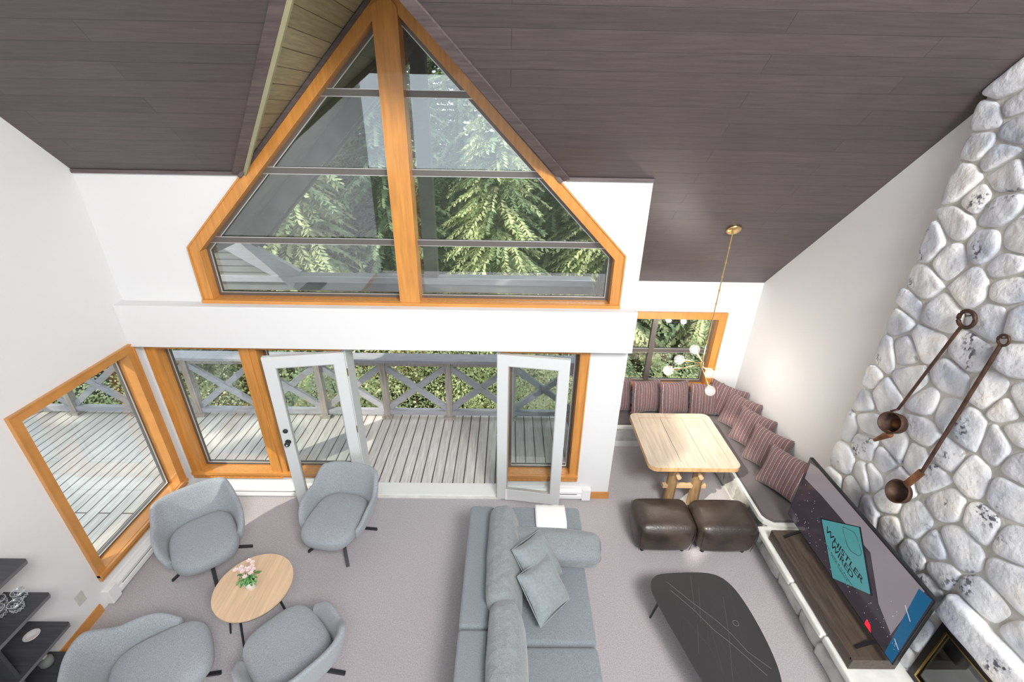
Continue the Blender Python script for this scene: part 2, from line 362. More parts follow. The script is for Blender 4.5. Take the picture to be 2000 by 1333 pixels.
# back wall with its openings
XC = -.945; APZ = 5.235
GW = [(-2.91, 2.60), (1.02, 2.60), (1.02, 3.07), (XC, 3.07+1.02-XC), (-2.91, 3.09)]
GW[3] = (-.945, 5.045)
L1 = [(-3.67, .38), (-2.79, .38), (-2.79, 2.06), (-3.67, 2.06)]
L2 = [(-2.63, .38), (-1.80, .38), (-1.80, 2.06), (-2.63, 2.06)]
DR = [(-1.70, 0.0), (-.10, 0.0), (-.10, 2.06), (-1.70, 2.06)]
L3 = [(.02, .38), (.78, .38), (.78, 2.06), (.02, 2.06)]
outer = [(XL-.15, -.09), (-1.70, -.09), (-1.70, 2.06), (-.10, 2.06), (-.10, -.09), (XS, -.09), (XS, ZE), (.46, ZE), (XC, ZE+.46-XC), (-2.35, ZE), (XL-.15, ZE)]
outer[8] = (XC, ZE+.46-XC)
wf = lambda a, b, d: (a, d, b)
structure(MB().plate([outer, GW, L1, L2, L3], wf, D, D+.16, 'white_wall', mtback='ext_grey').build('wall_back'))
# alcove back wall + window opening
AW = [(1.40, .78), (2.87, .78), (2.87, 1.85), (1.40, 1.85)]
structure(MB().plate([[(XS, 0), (XR+.3, 0), (XR+.3, roofz(D2)+.02), (XS, roofz(D2)+.02)], AW], wf, D2, D2+.15, 'white_wall', mtback='ext_grey').build('wall_alcove_back'))
# return wall between the alcove and the deck, ribbed siding outside
mb = MB().plate([[(D+.16, -.09), (D2+.15, -.09), (D2+.15, roofz(D2+.15)), (D+.16, roofz(D+.16))]], lambda a, b, d: (d, a, b), XS-.10, XS, 'ext_grey', mtback='white_wall')
y = D+.2
while y < D2+.1: mb.box(XS-.13, XS-.10, y, y+.05, -.09, roofz(y)-.03, 'ext_grey'); y += .11
structure(mb.build('wall_alcove_left'))
# left wall with the picture window; an unseen high window behind the camera, outline shaped for the alcove sun patches
LWH = [(2.91, .36), (4.04, .36), (4.04, 2.085), (2.91, 2.085)]
HW = [(-1.4, 6.3), (-.42, 6.3), (-.42, 7.25), (.3, 7.25), (.3, 7.62), (-.5, 8.35), (-1.4, 8.05)]
ridge = roofz(YR)
structure(MB().plate([[(-4.5, -.09), (D+.16, -.09), (D+.16, roofz(D+.16)), (YR, ridge), (-4.5, ridge-3.7)], LWH, HW], lambda a, b, d: (d, a, b), XL, XL-.16, 'white_wall', mtback='ext_grey').build('wall_left'))
structure(MB().plate([[(-4.5, 0), (D2+.15, 0), (D2+.15, roofz(D2+.15)), (YR, ridge), (-4.5, ridge-3.7)]], lambda a, b, d: (d, a, b), XR, XR+.15, 'white_wall').build('wall_right'))
# main sloped ceiling with the dormer notch
VY = D-(XC+2.35)   # valley top y
pol = [(XL-.16, D+.1), (-2.35, D+.1), (-2.35, D), (XC, VY), (.46, D), (.46, D+.1), (XS, D+.1), (XS, D2+.6), (XR+.3, D2+.6), (XR+.3, YR), (XL-.16, YR)]
structure(MB().plate([pol], lambda a, b, d: (a, b, roofz(b)+d), 0, .12, 'ceiling_wood', mtback='ext_dark').build('ceiling'))
structure(MB().plate([[(XL-.16, YR), (XR+.3, YR), (XR+.3, -4.5), (XL-.16, -4.5)]], lambda a, b, d: (a, b, ridge+(b-YR)+d), 0, .12, 'ceiling_wood', mtback='ext_dark').build('ceiling'))
# dormer slopes (boards coloured by painted-in green tree light), running out over the deck as the gable overhang
ZA = ZE+.46-XC; YO = 6.35
def slope(side):
    xe = -2.35 if side < 0 else .46
    mb = MB().add([(XC, VY, ZA), (xe, D, ZE), (xe, D+.08, ZE), (XC, D+.08, ZA)], [(0, 1, 2, 3)], 'dormer_wood_greenlit')
    mb.add([(XC, VY, ZA+.03), (xe, D, ZE+.03), (xe, D+.08, ZE+.03), (XC, D+.08, ZA+.03)], [(0, 1, 2, 3)], 'ext_dark')
    return structure(mb.build('ceiling_dormer'))
slope(-1); slope(1)
for sx, xe in ((-1, -2.35), (1, .46)):
    a = Vector((XC, VY, ZA)); b = Vector((xe, D, ZE)); dv = (b-a).normalized()
    mb = MB(); mb.bar(a+Vector((-.02*sx*-1*0, 0, -.012)), b+Vector((0, 0, -.012)), .075, .024, 'dark_trim', up=(0, 1, 1))
    o = mb.build('trim_valley'); o.location.x += sx*.035
    structure(o)
    if sx < 0: structure(MB().bar(a+Vector((-sx*.028, 0, -.018-.01)), b+Vector((-sx*.028, 0, -.018-.01)), .03, .02, 'olive_trim', up=(-sx, 0, 1)).build('trim_olive'))
    structure(MB().bar(Vector((XC, D-.02, ZA-.03)), Vector((xe, D-.02, ZE-.03)), .03, .05, 'dark_trim', up=(0, 1, 0)).build('trim_dormer'))
structure(MB().box(XL, -2.37, D-.02, D, ZE-.02, ZE+.01, 'dark_trim').build('trim_ceiling_left'))
structure(MB().box(.50, XS, D-.02, D, ZE-.02, ZE+.01, 'dark_trim').build('trim_ceiling_right'))
# white boxed beam over the doors
structure(bevel(MB().box(XL, XS, 4.09, D, 2.125, 2.575, 'white_wall').build('trim_beam'), .006))
# baseboards
def baseboard(a, b, name, nrm):
    mb = MB(); a = Vector(a); b = Vector(b); n = Vector(nrm)
    for z0, z1, t in ((0, .075, .018), (.075, .10, .012)):
        mb.bar(a+n*t/2+Vector((0, 0, (z0+z1)/2)), b+n*t/2+Vector((0, 0, (z0+z1)/2)), t, z1-z0, 'cedar_y')
    structure(mb.build(name))
baseboard((XL, -4, 0), (XL, 2.74, 0), 'baseboard_left', (1, 0, 0))
baseboard((1.06, D, 0), (XS+.018, D, 0), 'baseboard_back', (0, -1, 0))

# ------------------------------------------------------------------ windows
def casing(loop, outer, y0, mtf, fn, depth=.022, mb=None):
    mb = mb or MB(); mb.plate([outer, loop], fn, y0, y0-depth, mtf); return mb
def inset(loop, d):
    n = len(loop); cx = sum(p[0] for p in loop)/n; cz = sum(p[1] for p in loop)/n; out = []
    for i in range(n):
        p0 = Vector(loop[i-1]); p1 = Vector(loop[i]); p2 = Vector(loop[(i+1) % n])
        e1 = (p1-p0).normalized(); e2 = (p2-p1).normalized(); n1 = Vector((-e1.y, e1.x)); n2 = Vector((-e2.y, e2.x))
        b = (n1+n2); b = b/(b.dot(n1)); out.append(tuple(p1+b*d))
    return out          # loops are counter-clockwise: positive d goes inwards
def window(name, hole, fn, face, into, glassd, casew, bars=(), posts=(), metal=.03, sill=.05, glass='glass', casemat='cedar', sides=True, proj=1):
    """face = coordinate of the wall face, into = sign of depth going outside"""
    root = bpy.data.objects.new(name, None); C.objects.link(root); root['kind'] = 'structure'
    out = inset(hole, -casew)
    MB().plate([out, hole], fn, face, face-into*.022, casemat).plate([out, inset(hole, -casew+.014)], fn, face-into*.022, face-into*.032, casemat).build('window_casing', root)
    MB().plate([hole, inset(hole, .012)], fn, face-into*.02, face+into*(glassd-.01), casemat).build('window_jamb', root)
    g0 = inset(hole, .012); g1 = inset(g0, metal)
    mb = MB().plate([g0, g1], fn, face+into*(glassd-.02), face+into*(glassd+.03), 'window_metal')
    mb.plate([g1, inset(g1, .007)], fn, face+into*(glassd-.022), face+into*(glassd-.012), 'silver_bead')
    xs = [p[0] for p in g1]; x0, x1 = min(xs), max(xs); zs = [p[1] for p in g1]; zz0, zz1 = min(zs), max(zs)
    fr = mb.build('window_frame', root)
    for (a0, a1, b0, b1) in bars:
        q = MB().plate([[(a0, b0), (a1, b0), (a1, b1), (a0, b1)]], fn, face+into*(glassd-.03), face+into*(glassd+.02), 'window_metal')
        q.plate([[(a0, b1), (a1, b1), (a1, b1+.006), (a0, b1+.006)]], fn, face+into*(glassd-.028), face+into*(glassd-.02), 'silver_bead')
        q.plate([[(a0, b0-.006), (a1, b0-.006), (a1, b0), (a0, b0)]], fn, face+into*(glassd-.028), face+into*(glassd-.02), 'silver_bead').build('window_bar', root)
    for lp in posts:
        bevel(MB().plate([lp], fn, face-into*.04, face+into*(glassd+.03), casemat).build('window_mullion', root), .006)
    gd = face+into*glassd
    gp = MB().plate([inset(g0, .01)], fn, gd, gd+into*.006, glass).build('window_pane', root)
    if sill:
        lo = min(p[1] for p in out); l0 = min(p[0] for p in out); l1 = max(p[0] for p in out); hz = min(p[1] for p in hole)
        bevel(MB().plate([[(l0, hz-.03), (l1, hz-.03), (l1, hz+.008), (l0, hz+.008)]], fn, face-into*sill, face-into*.0, casemat+'' if casemat != 'cedar' else 'cedar_h').build('window_sill', root), .005)
    return root
fy = wf
bars = [(-2.86, .98, 3.15, 3.20), (-2.20, .32, 3.78, 3.83), (-1.60, -.28, 4.40, 4.45)]
window('window_1', GW, fy, D, 1, .11, .09, bars=bars, posts=[[(-1.06, 2.55), (-.865, 2.55), (-.865, 5.0), (-.945, 5.07), (-1.06, 5.0)]], glass='haze_glass')
window('window_2', L1, fy, D, 1, .12, .09)
window('window_3', L2, fy, D, 1, .12, .07)
window('window_4', L3, fy, D, 1, .12, .09)
window('window_5', AW, fy, D2, 1, .10, .09, bars=[(1.45, 2.84, 1.285, 1.34)], posts=[], metal=.035)
structure(MB().box(2.0, 2.07, D2+.066, D2+.126, .81, 1.82, 'window_metal').build('window_6'))
window('window_7', LWH, lambda a, b, d: (d, a, b), XL, -1, .13, .075, casemat='cedar_y', glass='glass', metal=.018)

# ------------------------------------------------------------------ door opening and the two open leaves
mb = MB().box(-1.76, -1.690, D-.025, D+.175, .026, 2.055, 'door_paint').box(-.11, -.05, D-.025, D+.175, .026, 2.055, 'door_paint')
mb.box(-1.76, -.05, D+.001, D+.20, -.03, .025, 'white_paint').box(-1.76, -.05, D-.04, D, -.03, .012, 'bench_cap')
structure(mb.build('door_1'))
def leaf(name, hx, ang, w, sgn, knob, label):
    root = thing(name, None, None, (hx, D-.03, 0), ang, kind='structure')
    h0, h1, t = .03, 2.05, .045; st = .115
    a, b = (0, w*sgn)
    lo, hi = min(a, b), max(a, b)
    fn = lambda x, z, d: (x, d, z)
    hole = [(lo+st, h0+.16), (hi-st, h0+.16), (hi-st, h1-.13), (lo+st, h1-.13)]
    bevel(MB().plate([[(lo, h0), (hi, h0), (hi, h1), (lo, h1)], hole], fn, -t/2, t/2, 'door_paint').build('door_frame', root), .004)
    MB().plate([hole], fn, -.003, .003, 'glass').build('door_pane', root)
    mb = MB(); mb.plate([hole, inset(hole, .01)], fn, -.018, .018, 'silver_bead'); mb.build('door_bead', root)
    if knob:
        for s_ in (-1, 1):
            k = MB().lathe([(.0, 0), (.03, 0), (.032, .006), (.012, .012), (.012, .03), (.027, .04), (.03, .055), (.022, .068), (.0, .07)], 'black_metal', 20, M4=T(w*sgn-.06*sgn, s_*t/2, .98, rx=-s_*PI/2))
            k.lathe([(0, 0), (.012, .0), (.010, .004), (0, .005)], 'silver_bead', 14, M4=T(w*sgn-.06*sgn, s_*(t/2+.07), .98, rx=-s_*PI/2)).build('door_knob', root)
            MB().lathe([(.0, 0), (.026, 0), (.027, .012), (.02, .02), (.0, .022)], 'brass_dark' if s_ > 0 else 'black_metal', 20, M4=T(w*sgn-.06*sgn, s_*t/2, 1.13, rx=-s_*PI/2)).build('deadbolt', root)
    for z in (.3, 1.05, 1.8): MB().tube([(0, 0, z-.045), (0, 0, z+.045)], .009, 'brass_dark', 8).build('hinge', root)
    return root
leaf('door_2', -1.70, math.radians(10.0), .80, -1, True, '')
leaf('door_3', -.10, math.radians(-8.5), .76, 1, False, '')

# ------------------------------------------------------------------ baseboard heaters, outlet
def heater(name, x0, x1, rot, loc, label):
    r = thing(name, label, 'heater', loc, rot)
    L_ = x1-x0
    prof = [(0, .03), (.055, .03), (.066, .045), (.066, .09), (.05, .10), (.05, .115), (.066, .12), (.066, .15), (.04, .185), (0, .185)]
    vs = [(x, -p, z) for x in (0, L_) for p, z in prof]; n = len(prof)
    fs = [(i, (i+1) % n, n+(i+1) % n, n+i) for i in range(n)]+[tuple(range(n)), tuple(reversed(range(n, 2*n)))]
    MB().add(vs, fs, 'heater_white').build('cover', r)
    MB().box(.16, L_-.16, -.0555, -.050, .098, .118, 'heater_slot').build('vent_slot', r)
    for a in (-.004, L_-.10): bevel(MB().box(a, a+.104, -.071, -.001, .02, .19, 'heater_white').build('end_cap', r), .004)
    return r
heater('baseboard_heater', 0, 1.30, -PI/2, (XL, 4.12, 0), '').rotation_euler = (0, 0, PI/2)
h1 = [o for o in C.objects if o.name == 'baseboard_heater'][0]; h1.location = (XL, 2.80, 0)
tag(h1, 'white electric baseboard heater on left wall under the picture window', 'heater')
tag(heater('baseboard_heater', -3.72, -1.83, 0, (-3.72, D, 0), ''), 'long white baseboard heater along the back wall, left of the open doors', 'heater')
tag(heater('baseboard_heater', .0, 1.04, 0, (.0, D, 0), ''), 'white baseboard heater under the narrow window right of the open doors', 'heater')
o = thing('wall_outlet', 'small beige electrical outlet low on the left wall', 'outlet', (XL, 2.64, .33))
bevel(MB().box(0, .006, -.038, .038, -.06, .06, 'outlet').build('cover_plate', o), .002)
for dz in (-.025, .025): MB().box(.006, .009, -.017, .017, dz-.015, dz+.015, 'outlet').build('socket', o)

# ------------------------------------------------------------------ fireplace wall of rounded stones
SX = 3.24
SITES_PX = []
for (sc, ox, oy, pts) in (
    (2.835, 1600, 130, [(1080,100),(960,290),(1085,350),(1000,490),(810,640),(1035,610),(885,740),(990,800),(780,870),(640,980),(930,990),(730,1070),(1115,950),(1040,1110),(860,1220),(1050,1230),(580,1210),(500,1320),(915,425),(1090,215)]),
    (3.333, 1580, 560, [(600,200),(860,180),(1210,220),(1370,480),(490,440),(650,430),(780,370),(1060,440),(400,590),(930,590),(680,600),(370,750),(500,720),(780,760),(1210,680),(1310,780),(1390,750),(260,900),(390,890),(370,1030),(590,1040),(760,940),(900,830),(1040,930),(700,1110),(920,1110),(1260,1040),(220,1120),(510,1150),(380,1250),(830,1250),(570,1260),(1065,1240),(1390,980),(1390,1150),(1380,250)]),
    (2.9425, 1600, 880, [(90,190),(310,170),(200,240),(390,300),(300,340),(420,440),(560,430),(740,290),(1090,280),(960,430),(830,560),(1110,545),(550,610),(655,560),(700,710),(640,790),(640,960),(560,1060),(480,1170),(1110,740),(950,870),(1150,1150)])):
    SITES_PX += [(x/sc+ox, y/sc+oy) for x, y in pts]
def unproj_x(px, py, X):
    d = r_*((px-1000)/890.97)-u_*((py-666.5)/890.97)+f_
    return d.y*X/d.x, CH+d.z*X/d.x
rnd = random.Random(3)
sites = [unproj_x(a, b, SX) for a, b in SITES_PX]
LY0, LY1, LZ0, LZ1 = .55, 2.12, 1.06, 1.30     # lintel
FY0, FY1, FZ1 = .75, 2.05, 1.04                # firebox opening
covered = lambda y, z: any((y-a)**2+(z-b)**2 < .26**2 for a, b in sites)
for _ in range(4000):
    y = rnd.uniform(-2.5, 3.45); z = rnd.uniform(.4, 8.2)
    if z > roofz(y)-.05: continue
    if not covered(y, z) and not (y > 2.2 and z < 3.3 and z > 1.3): sites.append((y, z))
sites = [(y, z) for y, z in sites if not (LY0 < y < LY1+.03 and z < LZ1+.02)]
def clip(poly, nx, ny, c):       # keep nx*x+ny*y <= c
    out = []
    for i in range(len(poly)):
        a, b = poly[i-1], poly[i]; da = nx*a[0]+ny*a[1]-c; db = nx*b[0]+ny*b[1]-c
        if (da <= 0) != (db <= 0):
            t = da/(da-db); out.append((a[0]+(b[0]-a[0])*t, a[1]+(b[1]-a[1])*t))
        if db <= 0: out.append(b)
    return out
fire = thing('stone_fireplace', 'floor to ceiling chimney of rounded pale grey stones with black firebox', 'fireplace', (SX, 1.3, 0))
def at_f(mb): return mb      # geometry in world coordinates, shifted when built
def fbuild(mb, name, parent=fire):
    mb.v = [(x-SX, y-1.3, z) for x, y, z in mb.v]; return mb.build(name, parent)
fire_tops = lambda y: roofz(y)
mb = MB().plate([[(-2.6, .2), (FY0, .2), (FY0, FZ1), (FY1, FZ1), (FY1, .2), (3.50, .2), (3.50, roofz(3.5)+.02), (YR, ridge), (-2.6, ridge-1.8)]], lambda a, b, d: (d, a, b), SX-.006, XR-.003, 'mortar')
fbuild(mb, 'mortar_backing')
stones = MB()
for i, (y, z) in enumerate(sites):
    poly = [(y-.6, z-.6), (y+.6, z-.6), (y+.6, z+.6), (y-.6, z+.6)]
    for j, (y2, z2) in enumerate(sites):
        if i == j or abs(y2-y) > 1.2 or abs(z2-z) > 1.2: continue
        dx, dz = y2-y, z2-z; d = math.hypot(dx, dz)
        if d < .02: continue
        d0 = d
        poly = clip(poly, dx/d, dz/d, (dx*(y+y2)/2+dz*(z+z2)/2)/d-.006)
        if len(poly) < 3: break
    if len(poly) < 3: continue
    poly = clip(poly, 1, 0, 3.53+.015*math.sin(z*9)); poly = clip(poly, 1/math.sqrt(2), 1/math.sqrt(2), (D+ZE)/math.sqrt(2)-.0)
    if z < LZ1+.5 and LY0-.1 < y < LY1-.05: poly = clip(poly, 0, -1, -(LZ1+.012))
    elif z < LZ1+.2 and y >= LY1-.05: poly = clip(poly, -1, 0, -((LY1+.01) if z > 1.0 else FY1))
    elif z < LZ1 and y <= LY0: poly = clip(poly, 1, 0, LY0-.01)
    poly = clip(poly, 0, -1, -.3)
    if len(poly) < 3: continue
    # resample edges then smooth corners
    pts = [Vector(p) for p in poly]
    for it in range(3):
        q = []
        for k in range(len(pts)):
            a, b = pts[k], pts[(k+1) % len(pts)]; 
            if (b-a).length < .004: q.append((a+b)/2); continue
            t = .22 if it else .18
            q += [a.lerp(b, t), a.lerp(b, 1-t)]
        pts = q
    n = len(pts); cx = sum(p.x for p in pts)/n; cz = sum(p.y for p in pts)/n; cc = Vector((cx, cz))
    R = sum((p-cc).length for p in pts)/n
    dep = min(.05, .018+.10*R)*rnd.uniform(.75, 1.1); ph = rnd.uniform(0, 6); tilt = (rnd.uniform(-.12, .12), rnd.uniform(-.12, .12))
    vs = []; rings = [(1.0, -.3), (1.0, .12), (.975, .45), (.93, .72), (.84, .90), (.62, 1.0), (.3, 1.03)]
    for (s_, dd) in rings:
        for k, p in enumerate(pts):
            q = cc+(p-cc)*s_; lump = .004*math.sin(q.x*31+ph)*math.sin(q.y*27+ph*2)
            t = (q-cc).x*tilt[0]+(q-cc).y*tilt[1]
            vs.append((SX-(dep*dd+(lump+t)*max(0, dd)), q.x, q.y))
    fs = []
    for a in range(len(rings)-1): fs += [(a*n+k, (a+1)*n+k, (a+1)*n+(k+1) % n, a*n+(k+1) % n) for k in range(n)]
    vs.append((SX-dep*1.03, cx, cz)); c0 = len(vs)-1; a = (len(rings)-1)*n
    fs += [(a+k, c0, a+(k+1) % n) for k in range(n)]
    stones.add(vs, fs, 'stone', True)
fbuild(stones, 'stone_facing')
# lintel, jamb stones, firebox
fbuild(MB().rbox((SX-.03, 1.73, (LZ0+LZ1)/2+.01), (.14, .74, LZ1-LZ0-.02), .035, 'stone', noise=.012, seed=3), 'lintel')
fbuild(MB().rbox((SX-.03, .98, (LZ0+LZ1)/2), (.13, .72, LZ1-LZ0-.03), .035, 'stone', noise=.012, seed=5), 'lintel')
for i, (z0, z1) in enumerate(((.36, .58), (.60, .80), (.82, 1.03))):
    pass
mb = MB().box(XR-.02, XR-.004, FY0, FY1, .385, FZ1, 'firebox_black').box(SX, XR-.01, FY0-.01, FY0, .385, FZ1, 'firebox_black').box(SX, XR-.01, FY1, FY1+.01, .385, FZ1, 'firebox_black').box(SX, XR-.01, FY0, FY1, FZ1, FZ1+.01, 'firebox_black').box(SX-.01, XR-.01, FY0, FY1, .383, .395, 'firebox_black')
fbuild(mb, 'firebox')
hf = [(FY0, .385), (FY1, .385), (FY1, FZ1), (FY0, FZ1)]
fx = lambda a, b, d: (d, a, b)
fbuild(MB().plate([hf, inset(hf, .05)], fx, SX-.035, SX+.01, 'firebox_black'), 'surround')
fbuild(MB().plate([inset(hf, .05), inset(hf, .062)], fx, SX-.04, SX-.03, 'brass_dark'), 'brass_trim')
fbuild(MB().plate([inset(hf, .055)], fx, SX-.022, SX-.018, 'glass'), 'glass_door')
for k in range(3): fbuild(MB().tube([(SX+.035, 1.0+.1*k, .43+.07*k), (SX+.045, 1.8-.05*k, .45+.06*k)], .028, 'bark', 10), 'log')

# raised stone hearth below it, rough stone courses under pale slabs
HY0, HY1 = -1.0, 3.48
he = thing('stone_hearth', 'raised hearth of rough white stone slabs running under the television', 'hearth', (3.0, 2.0, 0))
mb = MB().box(2.86, SX-.05, HY0, HY1, 0, .30, 'mortar'); mb.v = [(x-3, y-2, z) for x, y, z in mb.v]; mb.build('core', he)
mb = MB(); rnd = random.Random(11); y = HY1; k = 0
while y > HY0:
    w_ = rnd.uniform(.26, .52); 
    for (z0, z1) in ((0.0, .15), (.15, .31)):
        off = rnd.uniform(-.02, .03)
        mb.rbox((2.855+off+.03, y-w_/2+ (z0*.5), (z0+z1)/2), (.16, w_-.012, z1-z0-.008), .03, 'bench_stone', noise=.018, seed=k, n=4); k += 1
    y -= w_
mb.v = [(x-3, y-2, z) for x, y, z in mb.v]; mb.build('stone_face', he)
mb = MB(); y = HY1; k = 50
while y > HY0:
    w_ = rnd.uniform(.42, .75); ex = rnd.uniform(-.012, .02)
    mb.rbox(((2.70+ex+SX-.012)/2, y-w_/2, .345), (SX-.012-2.70-ex, w_-.008, .07), .018, 'bench_cap', noise=.008, seed=k, n=6); k += 1
    y -= w_
mb.v = [(x-3, y-2, z) for x, y, z in mb.v]; mb.build('slab_top', he)

# ------------------------------------------------------------------ built-in corner bench
XRb, D2b, XSb = XR-.012, D2-.012, XS+.012
be = thing('corner_bench', 'L-shaped built-in stone bench with dark brown seat pads in the alcove', 'bench', (2.3, 4.8, 0))
def bb(mb, name): mb.v = [(x-2.3, y-4.8, z) for x, y, z in mb.v]; return mb.build(name, be)
BX = 2.83; BY = 5.22
mb = MB().plate([[(BX, HY1+.02), (XRb, HY1+.02), (XRb, D2b), (XSb, D2b), (XSb, BY), (BX, BY)]], lambda a, b, d: (a, b, d), .10, .38, 'bench_stone')
bb(mb, 'stone_base')
bb(MB().plate([[(BX+.0, HY1+.0), (XRb, HY1+.0), (XRb, D2b), (XSb, D2b), (XSb, BY-.0), (BX+.0, BY-.0)]], lambda a, b, d: (a, b, d), 0, .10, 'white_paint'), 'plinth')
mb = MB(); y = HY1+.02; k = 0
while y < BY-.1:
    mb.rbox((BX, y+.16, .22), (.07, .31, .30), .025, 'bench_stone', noise=.015, seed=k+80, n=4); y += .32; k += 1
bb(mb, 'stone_face')
capx = 2.755; capy = 5.13
cap = [(capx, HY1+.10), (capx+.02, HY1+.03), (capx+.09, HY1-.03), (capx+.16, HY1-.05), (XRb, HY1-.05), (XRb, D2b), (XSb, D2b), (XSb, capy), (capx, capy)]
bevel(bb(MB().plate([cap], lambda a, b, d: (a, b, d), .378, .425, 'bench_cap'), 'stone_cap'), .01)
def pad(x0, x1, y0, y1): return MB().rbox(((x0+x1)/2, (y0+y1)/2, .445), (x1-x0, y1-y0, .045), .02, 'bench_cushion', n=6)
bb(MB().plate([[(capx+.035, HY1+.10), (capx+.06, HY1+.05), (capx+.12, HY1+.0), (XRb-.005, HY1), (XRb-.005, D2b-.6+.6), (XSb+.005, D2b), (XSb+.005, capy+.03), (capx+.035, capy+.03)]], lambda a, b, d: (a, b, d), .425, .462, 'bench_cushion'), 'seat_pad')

# ------------------------------------------------------------------ striped pillows on the bench
def pillow_mesh(size, thick, mt, n=16, seed=0, fringe=True):
    mb = MB(); rnd = random.Random(seed); ph = rnd.uniform(0, 6)
    for sg in (-1, 1):
        vs = []; 
        for i in range(n+1):
            for j in range(n+1):
                u = -1+2*i/n; v = -1+2*j/n
                hh = max(0, (1-u**4))**.55*max(0, (1-v**4))**.55
                pin = 1-.09*(1-abs(v)**2)*abs(u)**3; pin2 = 1-.09*(1-abs(u)**2)*abs(v)**3
                wr = .035*math.sin(u*5+ph+v*2)*math.sin(v*6+ph)
                vs.append((u*size/2*pin, sg*thick/2*hh*(1+wr), v*size/2*pin2))
        fs = [(i*(n+1)+j, (i+1)*(n+1)+j, (i+1)*(n+1)+j+1, i*(n+1)+j+1) for i in range(n) for j in range(n)]
        if sg > 0: fs = [tuple(reversed(f)) for f in fs]
        mb.add(vs, fs, mt, True)
    return mb
def striped(seed):
    mb = pillow_mesh(.49, .15, 'striped_velvet', seed=seed)
    return mb
rnd = random.Random(5); frs = []
for sx in (-1, 1):
    fr = MB(); frs.append(fr)
    for i in range(60):
        z = -.23+.46*i/59; x = sx*.242*(1-.09*(1-(z/.245)**2)*0-.06*(1-(z/.245)**2))
        fr.tube([(x-.012*sx, 0, z), (x+sx*rnd.uniform(.012, .024), rnd.uniform(-.006, .006), z+rnd.uniform(-.008, .008))], .0018, 'striped_velvet', 4, cap=False)
pl_root = None
PIL = [  # x, y, z-rotation, lean, roll, label
    (1.56, 5.46, 20, 18, 6, 'striped maroon velvet pillow half hidden behind the white wall end'),
    (1.98, 5.44, 24, 18, 8, 'striped maroon velvet pillow under window, second from the white wall end'),
    (2.38, 5.43, 20, 20, 6, 'striped velvet pillow under window between the tilted one and the square-on one'),
    (2.84, 5.42, 2, 18, 0, 'striped velvet pillow standing square-on just left of the bench corner'),
    (3.07, 5.36, -40, 16, 4, 'striped pillow tucked deep in the bench corner behind its neighbours'),
    (3.15, 5.08, -64, 22, -4, 'sunlit pale looking striped pillow first along the right bench arm'),
    (3.15, 4.72, -66, 24, -5, 'striped pillow second along the right bench arm, beside the table'),
    (3.15, 4.34, -66, 24, -6, 'striped pillow third along the right bench arm, second nearest the television'),
    (3.14, 3.94, -66, 26, -6, 'striped pillow on the right bench arm nearest to the television'),
]
for i, (x, y, rz, lean, roll, lab) in enumerate(PIL):
    if i == 0:
        pl_root = thing('striped_pillow', lab, 'pillow', group='striped pillows along the corner bench')
        striped(1).build('pillow_body', pl_root); [q.build('fringe', pl_root) for q in frs]; o = pl_root
    else: o = copy_tree(pl_root); o['label'] = lab
    M4 = Matrix.Rotation(math.radians(rz), 4, 'Z') @ Matrix.Rotation(math.radians(-lean), 4, 'X') @ Matrix.Rotation(math.radians(roll), 4, 'Y')
    # sit on the pad: lowest point at .462
    low = min((M4 @ Vector((a, b, c))).z for a in (-.235, .235) for b in (0,) for c in (-.238, .238))
    M4 = Matrix.Translation((x, y, .466-low)) @ M4
    o.matrix_world = M4

# ------------------------------------------------------------------ pine dining table on log legs
tx0, tx1, ty0, ty1 = 1.63, 2.68, 3.95, 5.0; tcx, tcy = (tx0+tx1)/2, (ty0+ty1)/2
t = thing('pine_dining_table', 'square rustic pine dining table on log legs in front of corner bench', 'table', (tcx, tcy, 0))
def rrect(x0, x1, y0, y1, r, n=6):
    out = []
    for cx, cy, a0 in ((x1-r, y0+r, -90), (x1-r, y1-r, 0), (x0+r, y1-r, 90), (x0+r, y0+r, 180)):
        for i in range(n+1): a = math.radians(a0+90*i/n); out.append((cx+r*math.cos(a), cy+r*math.sin(a)))
    return out
hx, hy = (tx1-tx0)/2, (ty1-ty0)/2
ol = rrect(-hx, hx, -hy, hy, .09); il = [(-hx+.10, -hy+.10), (hx-.10, -hy+.10), (hx-.10, hy-.10), (-hx+.10, hy-.10)]
bevel(MB().plate([ol, il], lambda a, b, d: (a, b, d), .745, .69, 'pine', mtside='pine_edge').build('top_border', t), .008)
for i in range(3):
    w3 = (2*hx-.20)/3; a = -hx+.10+i*w3
    bevel(MB().box(a+.002, a+w3-.002, -hy+.101, hy-.101, .70, .743, 'pine').build('top_plank', t), .003)
for sx in (-1, 1):
    for yy in (-.33, .33):
        mb = MB(); mb.tube([(sx*.155, yy, 0.0), (sx*.15, yy+.01, .35), (sx*.15, yy, .69)], [.068, .062, .066], 'log', 14, capmt='log_end'); mb.build('leg', t)
        MB().tube([(sx*.13, yy-.115, .52), (sx*.13, yy-.05, .52)], .026, 'log_end', 12).build('peg', t)
for yy in (-.33, .33): MB().bar((-.26, yy-.0, .30), (.26, yy, .30), .05, .045, 'log_end').build('stretcher', t)
MB().tube([(-.0, -.40, .62), (0, .40, .62)], .045, 'log', 12, capmt='log_end').build('stretcher', t)

